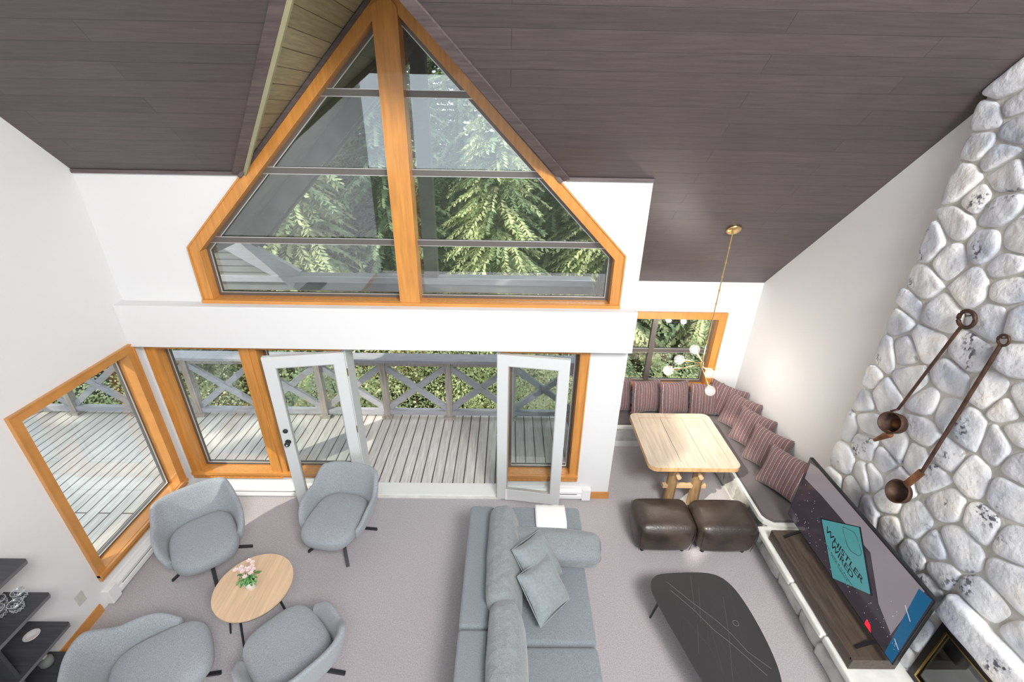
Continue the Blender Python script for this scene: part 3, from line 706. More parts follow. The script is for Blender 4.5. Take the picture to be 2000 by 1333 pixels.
# ------------------------------------------------------------------ leather ottomans
def ottoman():
    r = thing('leather_ottoman', '', 'ottoman', group='brown leather cube ottomans')
    def fn(o, u): k = 1-.10*(.5-u[2]*.5)**2; return (o[0]*k, o[1]*k, o[2])
    MB().rbox((0, 0, .225), (.62, .46, .39), .085, 'leather', bulge=(.03, .03, .025), fn=fn, n=8).build('upholstery', r)
    for sx in (-1, 1):
        for sy in (-1, 1): MB().tube([(sx*.275, sy*.20, .06), (sx*.292, sy*.214, .25), (sx*.29, sy*.212, .37)], .0035, 'leather', 6).build('seam_piping', r)
    for sx in (-1, 1):
        for sy in (-1, 1): MB().lathe([(.02, 0), (.022, .04)], 'black_metal', 10, c=(sx*.22, sy*.15, 0)).build('foot', r)
    return r
o1 = ottoman(); o1.location = (1.735, 3.62, 0); o1['label'] = 'dark brown leather cube ottoman, the left one of the pair'
o2 = copy_tree(o1); o2.location = (2.40, 3.61, 0); o2['label'] = 'dark brown leather cube ottoman, the right one, beside the bench end'

# ------------------------------------------------------------------ black marble coffee table
def ct_outline():
    ctrl = [(1.36, 2.70), (1.42, 2.85), (1.60, 2.89), (1.95, 2.89), (2.10, 2.79), (2.17, 2.55), (2.19, 2.2), (2.15, 1.95), (2.03, 1.74), (1.82, 1.66), (1.66, 1.72), (1.57, 1.90), (1.46, 2.28)]
    P = [Vector(p) for p in ctrl]; out = []; n = len(P)
    for i in range(n):
        p0, p1, p2, p3 = P[i-1], P[i], P[(i+1) % n], P[(i+2) % n]
        for k in range(6):
            s_ = k/6; out.append(tuple(.5*((2*p1)+(-p0+p2)*s_+(2*p0-5*p1+4*p2-p3)*s_**2+(-p0+3*p1-3*p2+p3)*s_**3)))
    return out
ct = thing('coffee_table', 'black marble coffee table with rounded trapezoid top between sofa and television', 'table', (1.8, 2.3, 0))
loop = [(a-1.8, b-2.3) for a, b in ct_outline()][::-1]
bevel(MB().plate([loop], lambda a, b, d: (a, b, d), .40, .375, 'black_marble').build('table_top', ct), .006)
for (a, b, c_, d_) in ((-.36, .37, -.40, .41), (.22, .40, .26, .44), (.24, -.42, .28, -.46), (-.05, -.44, -.06, -.49)):
    MB().tube([(a, b, .376), (c_, d_, 0)], [.014, .009], 'black_metal', 8).build('leg', ct)
def strip(pts, w_): 
    mb = MB()
    for a, b in zip(pts[:-1], pts[1:]): mb.bar((a[0], a[1], .4003), (b[0], b[1], .4003), w_, .0008, 'vein')
    return mb
vp = [[(1300, 1135), (1352, 1177), (1400, 1213), (1430, 1240), (1462, 1275), (1508, 1308)], [(1308, 1152), (1355, 1192), (1395, 1232), (1425, 1255), (1450, 1277), (1500, 1322)], [(1348, 1125), (1356, 1190)], [(1364, 1150), (1368, 1215)], [(1412, 1165), (1424, 1240), (1432, 1333)], [(1362, 1222), (1364, 1278)]]
def fl(px, py, z):
    d = r_*((px-1000)/890.97)-u_*((py-666.5)/890.97)+f_; t = (z-CH)/d.z; return d.x*t, d.y*t
mbv = MB()
for i, pp in enumerate(vp):
    q = [fl(a, b, .4) for a, b in pp]; q = [(a-1.8, b-2.3) for a, b in q]
    q = [(a*.985, b*.985) for a, b in q]; mbv.v, mbv.f, mbv.m, mbv.mats, mbv.smooth
    s_ = strip(q, .0026 if i < 2 else .0010); mbv.add(s_.v, s_.f, 'vein')
mbv.build('surface_veins', ct)
ra, rb = fl(1437, 1218, .4)
MB().tube([(ra-1.8+.024*math.cos(k*PI/12), rb-2.3+.024*math.sin(k*PI/12), .4) for k in range(24)], .0016, 'vein', 5, closed=True).build('ring_mark', ct)

# ------------------------------------------------------------------ sofa
sf = thing('grey_sofa', 'long grey fabric sofa seen from behind with loose back cushions', 'sofa', (.2, 2.2, 0))
def sb(mb, name): mb.v = [(x-.2, y-2.2, z) for x, y, z in mb.v]; return mb.build(name, sf)
SY1 = 3.47
sb(MB().rbox((-.235, (SY1+2.215)/2, .35), (.25, SY1-2.215, .60), .035, 'sofa_fabric', n=6), 'back_frame')
sb(MB().rbox((-.235, (2.205+.5)/2, .35), (.25, 2.205-.5, .60), .035, 'sofa_fabric', n=6), 'back_frame')
sb(MB().rbox((.335, SY1-.142, .348), (.86, .275, .60), .04, 'sofa_fabric', n=6), 'arm')
sb(MB().rbox((.315, (3.18+.5)/2, .17), (.88, 3.2-.5, .20), .03, 'sofa_fabric', n=6), 'base')
sb(MB().rbox((.32, (3.19+2.215)/2, .345), (.90, 3.19-2.215, .17), .04, 'sofa_fabric', bulge=(0, 0, .012), n=8), 'seat_cushion')
sb(MB().rbox((.32, (2.205+1.1)/2, .345), (.90, 1.10, .17), .04, 'sofa_fabric', bulge=(0, 0, .012), n=8), 'seat_cushion')
def backc(y0, y1, seed, x=.0, rz=0):
    M4 = T(x, (y0+y1)/2, .62, ry=math.radians(-12), rz=rz)
    def fn(o, u): return (o[0]*(1-.15*max(0, u[2])), o[1], o[2]+.0)
    return MB().rbox((0, 0, 0), (.25, y1-y0, .45), .085, 'cushion_fabric', bulge=(.03, .01, .012), noise=.008, seed=seed, fn=fn, M4=M4, n=12)
sb(backc(2.32, 3.33, 4), 'back_cushion')
sb(backc(1.30, 2.34, 9, x=.03), 'back_cushion')
for (x, y) in ((-.30, 3.40), (.70, 3.40)): sb(MB().box(x-.03, x+.03, y-.03, y+.03, 0, .07, 'black_metal'), 'foot')
sb(MB().box(-.33, -.27, .7, .76, 0, .07, 'black_metal'), 'foot'); sb(MB().box(.67, .73, .7, .76, 0, .07, 'black_metal'), 'foot')
# loose cushion along the arm
lc = thing('arm_cushion', 'long grey bolster cushion lying against the sofa arm', 'cushion', (.475, 3.03, .575), math.radians(-5))
def fnb(o, u): return (o[0], o[1], o[2])
MB().rbox((0, 0, 0), (.86, .27, .27), .075, 'cushion_fabric', bulge=(.015, .02, .02), noise=.007, seed=2, n=10, M4=T(rx=.3)).build('cushion_body', lc)
MB().tube([(.37, .10*math.cos(a*PI/10), .10*math.sin(a*PI/10)) for a in range(20)], .003, 'cushion_fabric', 6, closed=True).build('piping', lc).location.x = .062
# throw over the arm
th = MB(); ys = []
prof = [(SY1+.010, .18), (SY1+.012, .45), (SY1+.010, .62), (SY1-.01, .654), (SY1-.05, .662), (SY1-.23, .662), (SY1-.265, .654), (SY1-.285, .62), (SY1-.288, .50)]
nx = 12; vs = []
for i in range(nx+1):
    x = .31+.30*i/nx
    for j, (yy, zz) in enumerate(prof): vs.append((x+.004*math.sin(j+i*.3), yy+.002*math.sin(i*1.7), zz+.003*math.sin(i*1.3+j)))
n = len(prof); fs = [(i*n+j, i*n+j+1, (i+1)*n+j+1, (i+1)*n+j) for i in range(nx) for j in range(n-1)]
o = th.add(vs, fs, 'throw', True).build('folded_throw'); sm = o.modifiers.new('solid', 'SOLIDIFY'); sm.thickness = .014; sm.offset = 0 if False else 1
tag(o, 'white folded throw blanket draped over the sofa arm', 'blanket')
# two small square pillows standing on a corner
sq = thing('small_square_pillow', 'small grey square pillow standing on its corner, the rear one against the bolster', 'pillow', group='small grey pillows on the sofa')
pillow_mesh(.43, .16, 'pillow_fabric', seed=6).build('pillow_body', sq)
MB().tube([( .213*max(-1, min(1, a)), 0, .213*max(-1, min(1, b))) for a, b in ((1, 1), (1, -.99), (1, -1), (-.99, -1), (-1, -1), (-1, .99), (-1, 1), (.99, 1))], .004, 'pillow_fabric', 6, closed=True).build('piping', sq)
def pose(o, x, y, zlow, rz, lean, roll, hs):
    M4 = Matrix.Rotation(math.radians(rz), 4, 'Z') @ Matrix.Rotation(math.radians(lean), 4, 'X') @ Matrix.Rotation(math.radians(roll), 4, 'Y')
    low = min((M4 @ Vector((a, 0, c))).z for a in (-hs, hs) for c in (-hs, hs)); o.matrix_world = Matrix.Translation((x, y, zlow-low)) @ M4
def pose2(o, c, A, B):
    A = Vector(A).normalized(); B = Vector(B); B = (B-A*B.dot(A)).normalized(); X = (A+B).normalized(); Z = (B-A).normalized(); Y = Z.cross(X)
    m = Matrix((X, Y, Z)).transposed().to_4x4(); m.translation = Vector(c); o.matrix_world = m
pose2(sq, (.30, 2.79, .675), (.47, .05, -.36), (.2, .6, .05))
s2 = copy_tree(sq); s2['label'] = 'small grey square pillow leaning in front on the sofa seat, the nearer one'
pose2(s2, (.345, 2.565, .63), (.47, .05, -.36), (.27, .6, .05))

# ------------------------------------------------------------------ swivel tub armchairs
def armchair():
    r = thing('tub_armchair', '', 'armchair', group='grey swivel tub armchairs')
    # local: facing -Y, back at +Y
    NA = 56; A = math.radians(128)
    def smooth(t): t = max(0, min(1, t)); return t*t*(3-2*t)
    def outline(a, rx, ry):   # a=0 at back
        x, y = superell(PI/2-a, rx, ry, 3.0); return x, y
    vs = []; rows = None
    for i in range(NA+1):
        a = -A+2*A*i/NA; aa = abs(a)
        h = .755-.15*smooth((aa-.75)/.6)-.14*smooth((aa-1.45)/.8)
        z0 = .30
        def P(off, z, lean=1):
            t = (z-.30)/.5
            fl_ = .07*t
            back = .10*t*smooth((math.cos(a)+.2)/1.0)
            x, y = outline(a, .335+off+fl_, .30+off+fl_*.5+back)
            return (x, y+.02, z)
        th_ = .040
        prof = [P(-th_*1.6, z0+.02), P(-th_*1.4, z0+(h-z0)*.35), P(-th_*1.1, z0+(h-z0)*.7), P(-th_*.9, h-.035), P(-th_*.62, h-.008), P(-th_*.1, h), P(th_*.30, h-.010), P(th_*.45, h-.035), P(th_*.45, z0+(h-z0)*.6), P(th_*.2, z0+(h-z0)*.3), P(-th_*.5, z0+.01), P(-th_*2.2, z0-.025)]
        if i == 0 or i == NA:    # rounded ends
            c0 = Vector(prof[0]).lerp(Vector(prof[-1]), .5)
        rows = len(prof); vs += prof
    fs = []
    for i in range(NA):
        for j in range(rows-1): fs.append((i*rows+j, i*rows+j+1, (i+1)*rows+j+1, (i+1)*rows+j))
    for i, rev in ((0, False), (NA, True)):
        f = tuple(i*rows+j for j in range(rows)); fs.append(f if rev else tuple(reversed(f)))
    o = MB().add(vs, fs, 'grey_fabric', True).build('shell', r)
    sd = o.modifiers.new('s', 'SUBSURF'); sd.levels = 1; sd.render_levels = 1
    # under bowl
    vs = []; n = 48
    for s_, z in ((1.0, .345), (1.0, .32), (.93, .285), (.7, .265), (.0, .26)):
        for k in range(n):
            x, y = superell(2*PI*k/n, .275*s_+.0001, (.315)*s_+.0001, 2.7); vs.append((x, y-.03, z))
    fs = [(i*n+k, i*n+(k+1) % n, (i+1)*n+(k+1) % n, (i+1)*n+k) for i in range(4) for k in range(n)]
    MB().add(vs, [tuple(reversed(f)) for f in fs], 'grey_fabric', True).build('seat_base', r)
    # cushion
    vs = []; n = 56; rings = [(.90, .325), (.985, .345), (1.0, .38), (.995, .415), (.955, .443), (.86, .458), (.65, .468), (.35, .474), (.0, .476)]
    for s_, z in rings:
        for k in range(n):
            an = 2*PI*k/n; x, y = superell(an, .288*s_+.0001, .335*s_+.0001, 3.2)
            fx_ = 1+.0*y; vs.append((x*(1+.10*max(0, -y/.335)*0), y-.055, z-(.012*max(0, (-y-.2)/.13))))
    fs = [(i*n+k, i*n+(k+1) % n, (i+1)*n+(k+1) % n, (i+1)*n+k) for i in range(len(rings)-1) for k in range(n)]
    MB().add(vs, fs, 'grey_fabric', True).build('seat_cushion', r)
    MB().tube([(0, 0, .10), (0, 0, .27)], .028, 'black_metal', 16).build('column', r)
    for k in range(4):
        a = k*PI/2; c_, s_ = math.cos(a), math.sin(a)
        mb = MB(); mb.bar((.01*c_, .01*s_, .235), (.365*c_, .365*s_, .018), .034, .018, 'black_metal')
        bevel(mb.build('leg', r), .003)
    return r
ac = armchair()
chairs = [(-3.05, 3.25, -52, 35, 'grey tub armchair beside the left picture window, facing the round table'),
          (-1.79, 3.545, -100, 25, 'grey tub armchair in front of the open white door leaf'),
          (-1.70, 2.15, 138, 8, 'grey tub armchair seen from behind, right of and nearer than the round table'),
          (-2.70, 2.02, 34, 30, 'grey tub armchair at bottom left, beside the black shelves')]
for i, (x, y, face, lg, lab) in enumerate(chairs):
    o = ac if i == 0 else copy_tree(ac)
    o.location = (x, y, 0); o.rotation_euler = (0, 0, math.radians(face+90)); o['label'] = lab
    for ch in o.children:
        if ch.name.startswith('leg'): ch.rotation_euler = (0, 0, math.radians(lg-face-90))

# ------------------------------------------------------------------ small oak side table with the potted plant
st_ = thing('round_side_table', 'small oval light oak side table on thin black legs among the armchairs', 'table', (-2.23, 2.66, 0))
vs = [superell(2*PI*k/64, .325, .325, 2.0) for k in range(64)]
bevel(MB().plate([vs], lambda a, b, d: (a, b, d), .50, .482, 'oak').build('table_top', st_), .003)
MB().plate([[(a*.985, b*.985) for a, b in vs]], lambda a, b, d: (a, b, d), .482, .470, 'black_metal').build('under_rim', st_)
for k, a in enumerate((-100, -10, 80, 205)):
    c_, s_ = math.cos(math.radians(a)), math.sin(math.radians(a))
    MB().tube([(.20*c_, .20*s_, .472), (.29*c_, .29*s_, 0)], [.012, .008], 'black_metal', 8).build('leg', st_)
pp = thing('potted_flower', 'small white pot of pale pink flowers standing on the oval oak table', 'potted plant', (-2.24, 2.645, .50))
MB().lathe([(.0, 0), (.038, 0), (.042, .004), (.054, .095), (.056, .10), (.051, .10), (.048, .085), (0, .084)], 'ceramic', 28).build('pot', pp)
MB().lathe([(.0, .084), (.047, .085), (.03, .090), (0, .092)], 'soil', 20).build('soil', pp)
rnd = random.Random(21); mb = MB(); ms = MB()
for k in range(70):
    a = rnd.uniform(0, 2*PI); r = rnd.uniform(.005, .075); z = rnd.uniform(.10, .17); tl = rnd.uniform(.2, .9)
    M4 = T(r*math.cos(a), r*math.sin(a), z, rz=a) @ Matrix.Rotation(tl, 4, 'Y')
    L_ = rnd.uniform(.018, .032)
    vs = [(0, 0, 0), (L_*.5, L_*.42, .004), (L_*1.1, L_*.3, 0), (L_*1.35, 0, -.003), (L_*1.1, -L_*.3, 0), (L_*.5, -L_*.42, .004), (L_*.6, 0, -.004)]
    mb.add(vs, [(0, 6, 1), (1, 6, 2), (2, 6, 3), (3, 6, 4), (4, 6, 5), (5, 6, 0)], 'leaf_green', True, M4)
    if k < 26: ms.tube([(0, 0, .09), (r*.5*math.cos(a), r*.5*math.sin(a), z*.8), (r*math.cos(a), r*math.sin(a), z)], .0016, 'leaf_green', 5, cap=False)
mb.build('leaves', pp); ms.build('stems', pp)
for k in range(14):
    a = 2*PI*k/9+rnd.uniform(-.3, .3); r = .03+.035*(k % 3)*.7; z = .185+rnd.uniform(-.015, .035)
    cx, cy = r*math.cos(a)-.012, r*math.sin(a)+.018; fb = MB()
    for lay, (nn, tl, L_) in enumerate(((6, .15, .021), (5, .7, .016), (4, 1.1, .010))):
        for q in range(nn):
            M4 = T(cx, cy, z, rz=2*PI*q/nn+lay) @ Matrix.Rotation(-tl, 4, 'Y')
            fb.add([(0, 0, 0), (L_*.5, L_*.45, .001), (L_, L_*.25, .002), (L_*1.1, 0, .003), (L_, -L_*.25, .002), (L_*.5, -L_*.45, .001), (L_*.55, 0, -.002)], [(0, 6, 1), (1, 6, 2), (2, 6, 3), (3, 6, 4), (4, 6, 5), (5, 6, 0)], 'petal', True, M4)
    fb.build('blossom', pp)

# ------------------------------------------------------------------ black shelf unit, left
SXF = -3.45; SYE = 2.26
sh = thing('black_shelf_unit', 'dark open shelving unit fixed against the left wall, bottom left', 'shelf', (XL, 1.6, 0))
def shb(mb, name): mb.v = [(x-XL, y-1.6, z) for x, y, z in mb.v]; return mb.build(name, sh)
for z in (1.35, .97, .61, .20):
    lp = [(XL, .4), (SXF, .4), (SXF, SYE-.02), (SXF-.02, SYE), (XL, SYE)]
    bevel(shb(MB().plate([lp], lambda a, b, d: (a, b, d), z, z-.028, 'dark_laminate', mtside='shelf_edge'), 'shelf_board'), .002)
for z in (.97, .61, .20):
    for y in (1.86, 1.1): shb(MB().box(XL+.0, SXF-.03, y-.012, y+.012, z, z+(.352 if z > .9 else .332 if z > .5 else .382), 'dark_laminate'), 'divider')
shb(MB().box(XL+.004, SXF-.05, .42, 1.86, 0, .17, 'dark_laminate'), 'plinth')
gl = None
def tumbler():
    r = thing('crystal_tumbler', '', 'glass', group='crystal tumblers on the middle shelf')
    MB().lathe([(.0, 0), (.030, 0), (.037, .010), (.041, .045), (.043, .075), (.0405, .075), (.038, .045), (.033, .014), (.0, .012)], 'clear_glass', 24, wob=.02).build('glass_body', r)
    mb = MB()
    for k in range(12):
        a = 2*PI*k/12; c_, s_ = math.cos(a), math.sin(a); c2, s2_ = math.cos(a+.5), math.sin(a+.5)
        mb.tube([(.036*c_, .036*s_, .010), (.0415*c2, .0415*s2_, .042)], .0012, 'ceramic', 4, cap=False); mb.tube([(.036*c2, .036*s2_, .010), (.0415*c_, .0415*s_, .042)], .0012, 'ceramic', 4, cap=False)
    mb.tube([(.0418*math.cos(k*PI/12), .0418*math.sin(k*PI/12), .0745) for k in range(24)], .0014, 'ceramic', 5, closed=True); mb.build('cut_pattern', r)
    return r
def fx_y(px, py, z): return fl(px, py, z)
for i, (a, b, lab) in enumerate(((41, 1165, 'cut crystal tumbler on the shelf, nearer the wall of the front two'), (35, 1188, 'cut crystal tumbler on the shelf, just below the wall-side one'), (2, 1181, 'cut crystal tumbler at the left picture edge, upper one'), (0, 1200, 'cut crystal tumbler at the left picture edge, lower one'))):
    x, y = fl(a, b, .99)
    if gl is None: gl = tumbler(); o = gl
    else: o = copy_tree(gl)
    o.location = (x, y, .97); o['label'] = lab
x, y = fl(62, 1242, .62)
pt = thing('patterned_plate', 'small round white patterned dish lying on the third shelf', 'dish', (x, y, .61))
MB().lathe([(0, 0), (.036, 0), (.049, .012), (.052, .014), (.05, .017), (.038, .008), (0, .006)], 'plate', 32).build('dish_body', pt)
MB().tube([(.035*math.cos(k*PI/16), .035*math.sin(k*PI/16), .009) for k in range(32)], .0016, 'outlet', 5, closed=True).build('rim_pattern', pt)
x, y = fl(90, 1293, .24)
jr = thing('grey_jar', 'small grey glass jar standing on lowest shelf', 'jar', (x, y, .20))
MB().lathe([(0, 0), (.035, 0), (.045, .02), (.047, .06), (.03, .085), (0, .085)], 'ext_grey', 20).build('jar_body', jr)
MB().lathe([(0, .085), (.022, .085), (.026, .10), (.015, .115), (0, .12)], 'silver_bead', 16).build('stopper', jr)

# ------------------------------------------------------------------ console + television
cn = thing('tv_console', 'low dark brown wooden console standing on the hearth under the television', 'console', (2.93, 2.69, .38))
bevel(MB().box(-.19, .19, -.61, .61, .095, .125, 'console_wood').build('top_board', cn), .003)
for s_ in (-1, 1): bevel(MB().box(-.19, .19, s_*.61-.014, s_*.61+.014, 0, .124, 'console_wood').build('side_panel', cn), .003)
MB().box(.16, .185, -.6, .6, 0.005, .095, 'console_wood').build('back_panel', cn)
bevel(MB().box(-.19, -.165, -.6, .6, .01, .095, 'console_wood').build('front_panel', cn), .003)
TX, TY0, TY1, TZ0, TZ1 = 2.96, 1.985, 3.455, .585, 1.345
tv = thing('television', 'large flat screen television on low console, showing a teal advert', 'television', (TX, 2.72, .505))
def tb(mb, name, parent=tv): mb.v = [(x-TX, y-2.72, z-.505) for x, y, z in mb.v]; return mb.build(name, parent)
bevel(tb(MB().box(TX, TX+.035, TY0, TY1, TZ0, TZ1, 'tv_black'), 'cabinet'), .004)
emis('screen_base', (.030, .022, .030), 1.0, .12); emis('screen_teal', (.10, .40, .42), .55, .2); emis('screen_ink', (.005, .012, .03), .3, .3)
emis('screen_blue', (.004, .10, .22), .8, .2); emis('screen_red', (1, .02, .05), 1.0, .3); emis('screen_grey', (.25, .22, .24), .8, .2); emis('screen_white', (.7, .68, .75), .8, .3)
sc_ = tb(MB().box(TX-.002, TX+.001, TY0+.008, TY1-.008, TZ0+.012, TZ1-.008, 'screen_base'), 'screen')
def scr(px, py, X=TX-.003): y, z = unproj_x(px, py, X); return y, z
def patch(pxs, mt, name, dx=.0028, clip_=True):
    q = []
    for a, b in pxs:
        y, z = scr(a, b); q.append((max(TY0+.01, min(TY1-.01, y)), max(TZ0+.014, min(TZ1-.01, z))))
    mb = MB().plate([q], lambda a, b, d: (d, a, b), TX-dx, TX-dx+.0006, mt); mb.v = [(x-TX, y-2.72, z-.505) for x, y, z in mb.v]
    return mb.build(name, sc_)
patch([(1572, 935), (1604, 968), (1700, 1080), (1716, 1180), (1740, 1240), (1770, 1200), (1810, 1150), (1600, 915), (1583, 905)], 'screen_grey', 'ceiling_reflection', .0030)  # grey-pink reflection of the ceiling, painted as a glowing patch
patch([(1602, 1012), (1681, 1030), (1704, 1165), (1622, 1136)], 'screen_ink', 'panel_shadow', .0034)
patch([(1605, 1015), (1678, 1031), (1700, 1162), (1624, 1135)], 'screen_teal', 'advert_panel', .0040)
patch([(1795, 1150), (1821, 1172), (1741, 1298), (1726, 1278)], 'screen_blue', 'blue_band', .0034)
patch([(1685, 1225), (1693, 1210), (1700, 1222), (1700, 1238), (1692, 1243)], 'screen_red', 'red_mark', .0040)
lg = [scr(a, b) for a, b in ((1647, 1030), (1653, 1032), (1668, 1040), (1674, 1050), (1683, 1080), (1681, 1085), (1676, 1086), (1662, 1077), (1655, 1066), (1647, 1037))]
tb(MB().tube([(TX-.0045, y, z) for y, z in lg], .0022, 'screen_ink', 5, closed=True), 'logo_outline', sc_)
rnd = random.Random(8); mb = MB()
for k in range(90):
    y = rnd.uniform(TY0+.03, TY1-.03); z = rnd.uniform(TZ0+.03, TZ0+.33+.2*rnd.random()); q = rnd.uniform(.001, .003)
    mb.box(TX-.0038, TX-.003, y-q, y+q, z-q, z+q, 'screen_white')
tb(mb, 'snow_specks', sc_)
tb(MB().bar((TX-.0040, *scr(1768, 1183)), (TX-.0040, *scr(1778, 1215)), .0008, .005, 'screen_white').bar((TX-.0040, *scr(1747, 1248)), (TX-.0040, *scr(1755, 1270)), .0008, .005, 'screen_white'), 'white_streak', sc_)
def text(body, p0, p1, height, mt, name):
    """text running from p0 to p1 (pixels) along the screen's -Y"""
    cu = bpy.data.curves.new(name, 'FONT'); cu.body = body; cu.size = 1; cu.extrude = .0; cu.offset = .012
    o = bpy.data.objects.new(name, cu); C.objects.link(o); bpy.context.view_layer.update()
    wd = o.dimensions.x; hh = o.dimensions.y; me = bpy.data.meshes.new_from_object(o); bpy.data.objects.remove(o)
    (ya, za), (yb, zb) = scr(*p0), scr(*p1); L_ = math.hypot(yb-ya, zb-za); k = L_/wd; kz = height/hh; sh_ = 0
    me.transform(Matrix(((0, 0, 1, -.0048), (-k, 0, 0, ya-2.72), (k*(zb-za)/(ya-yb) if False else k*(zb-za)/L_, kz, 0, za-.505), (0, 0, 0, 1))))
    ob = bpy.data.objects.new(name, me); C.objects.link(ob); ob.parent = sc_; me.materials.clear(); me.materials.append(M[mt])
    return ob
text('WHISTLER', (1612, 1036), (1684, 1142), .055, 'screen_ink', 'advert_lettering')
text('WIRED', (1622, 1066), (1664, 1132), .055, 'screen_ink', 'advert_lettering')
text('TV, Audio & In-Property', (1614, 1066), (1668, 1152), .022, 'screen_ink', 'advert_lettering')
text('Wi-Fi Support', (1622, 1084), (1654, 1136), .022, 'screen_ink', 'advert_lettering')
for y in (2.16, 3.22):
    mb = MB().bar((TX+.018, y, TZ0+.02), (TX-.14, y+.0, .513), .022, .014, 'tv_black').bar((TX+.018, y, TZ0+.02), (TX+.11, y, .513), .022, .014, 'tv_black'); tb(mb, 'stand_foot')

# ------------------------------------------------------------------ iron ladles on the chimney
WX = SX-.07
def ladle(ringp, endp, rr, rod, label, kind):
    (y0, z0), (y1, z1) = unproj_x(*ringp, WX), unproj_x(*endp, WX)
    r = thing('iron_ladle', label, 'ladle', (WX, y0, z0))
    a = Vector((0, 0, 0)); b = Vector((0, y1-y0, z1-z0)); d = (b-a).normalized()
    MB().tube([(0, rr*math.cos(k*PI/12), rr*math.sin(k*PI/12)) for k in range(24)], .014 if kind == 1 else .009, 'rust', 8, closed=True).build('hanging_ring', r)
    pts = [a+d*rr, a.lerp(b, .5), b]; MB().tube([tuple(p) for p in pts], rod, 'rust', 10).build('handle', r)
    MB().tube([(.05, .0, rr*.6), (-.02, 0, rr*.4), (-.025, 0, rr*.7)], .004, 'rust', 6).build('nail', r)
    if kind == 1:
        M4 = T(-.035, b.y-.05, b.z-.10) @ Matrix.Rotation(math.radians(-72), 4, 'Y') @ Matrix.Rotation(math.radians(14), 4, 'X')
        MB().lathe([(0, -.055), (.065, -.055), (.082, -.04), (.088, .055), (.080, .055), (.075, -.03), (0, -.035)], 'rust', 28, M4=M4).build('cup', r)
        MB().lathe([(0, -.034), (.074, -.034), (.0, -.03)], 'rust_warm', 20, M4=M4).build('cup_floor', r)
        MB().tube([tuple(b+Vector((-.03, 0, -.06))), tuple(b+Vector((-.05, .0, -.02))), tuple(b)], [.009]*3, 'rust', 8).build('neck', r)
        (ya, za), (yb, zb) = unproj_x(1738, 848, WX-.06), unproj_x(1708, 860, WX-.06)
        MB().tube([(-.06, ya-y0, za-z0), (-.06, yb-y0, zb-z0)], [.03, .014], 'rust_warm', 10).build('spout', r)
    else:
        M4 = T(-.045, b.y+.03, b.z-.24) @ Matrix.Rotation(math.radians(-72), 4, 'Y')
        MB().lathe([(0, -.05), (.05, -.045), (.085, -.01), (.095, .04), (.088, .04), (.078, -.005), (.04, -.032), (0, -.036)], 'rust', 28, M4=M4).build('bowl', r)
        MB().bar(tuple(b), tuple(b+Vector((-.03, .035, -.17))), .05, .018, 'rust_warm', up=(1, 0, 0)).build('socket', r)
    return r
ladle((1888, 624), (1754, 800), .058, .011, 'rusty iron ladle with large ring and spouted cup, the left one', 1)
ladle((1960, 665), (1801, 922), .034, .013, 'longer rusty iron ladle with round bowl and small ring, the right one', 2)

# ------------------------------------------------------------------ pendant lamp over the table
PX, PY = 2.34, 4.764; PZ = roofz(PY)
pn = thing('sputnik_pendant', 'brass pendant lamp with clear globe bulbs hanging over the pine table', 'pendant lamp', (PX, PY, PZ))
Mc = Matrix.Rotation(math.radians(-45), 4, 'X')
MB().lathe([(0, .0), (.074, .0), (.076, -.012), (.068, -.026), (.02, -.028), (0, -.028)], 'brass', 28, M4=T(rx=math.radians(-45))).build('canopy', pn)
hubz = -1.62
mb = MB(); z = -.03
mb.tube([(0, 0, -.02), (0, 0, hubz)], .0065, 'brass', 8); k = 0
while z > hubz+.1: mb.tube([(0, 0, z), (0, 0, z-.02)], .011, 'brass', 8); z -= .16
mb.build('rod', pn)
MB().tube([(0, 0, hubz-.04), (0, 0, hubz+.04)], .016, 'brass', 12).build('hub', pn)
mat('filament', (1, .8, .5), .5); M['filament'].node_tree.nodes['Principled BSDF'].inputs['Emission Color'].default_value = (1, .85, .6, 1); M['filament'].node_tree.nodes['Principled BSDF'].inputs['Emission Strength'].default_value = 4
arms = [((1357, 683), .10), ((1327, 703), .02), ((1305, 724), -.10), ((1386, 730), .16), ((1387, 764), -.14), ((1412, 722), .25)]
for k, ((a, b), dy) in enumerate(arms):
    d = r_*((a-1000)/890.97)-u_*((b-666.5)/890.97)+f_; t_ = (PY+dy)/d.y; e = Vector((d.x*t_-PX, dy, CH+d.z*t_-PZ)); h_ = Vector((0, 0, hubz+.03-.015*k)); dv = (e-h_).normalized()
    so_ = e-dv*.075
    ar = MB().tube([tuple(h_), tuple(so_)], .005, 'brass', 8); ar.tube([tuple(so_-dv*.05), tuple(so_+dv*.015)], .013, 'brass', 12); arm = ar.build('arm', pn)
    Mq = Matrix.Translation(e) @ dv.to_track_quat('Z', 'Y').to_matrix().to_4x4()
    R = .060; pr = [(0.012, -.075), (.016, -.062)]+[(R*math.sin(q), -R*math.cos(q)) for q in [math.radians(x) for x in range(22, 181, 12)]]+[(0.0005, R)]
    MB().lathe(pr, 'bulb_glass', 24, M4=Mq).build('globe_bulb', arm)
    pl = bpy.data.lights.new('bulb_light', 'POINT'); pl.energy = 4.5; pl.shadow_soft_size = .04; pl.color = (1, .93, .84); po = bpy.data.objects.new('bulb_light', pl); C.objects.link(po); po.parent = arm; po.location = e
    MB().tube([tuple(Mq @ Vector(p)) for p in ((0, 0, -.06), (.006, 0, -.01), (0, .006, .015), (-.006, 0, -.01), (0, 0, -.055))], .003, 'filament', 6).build('filament', arm)

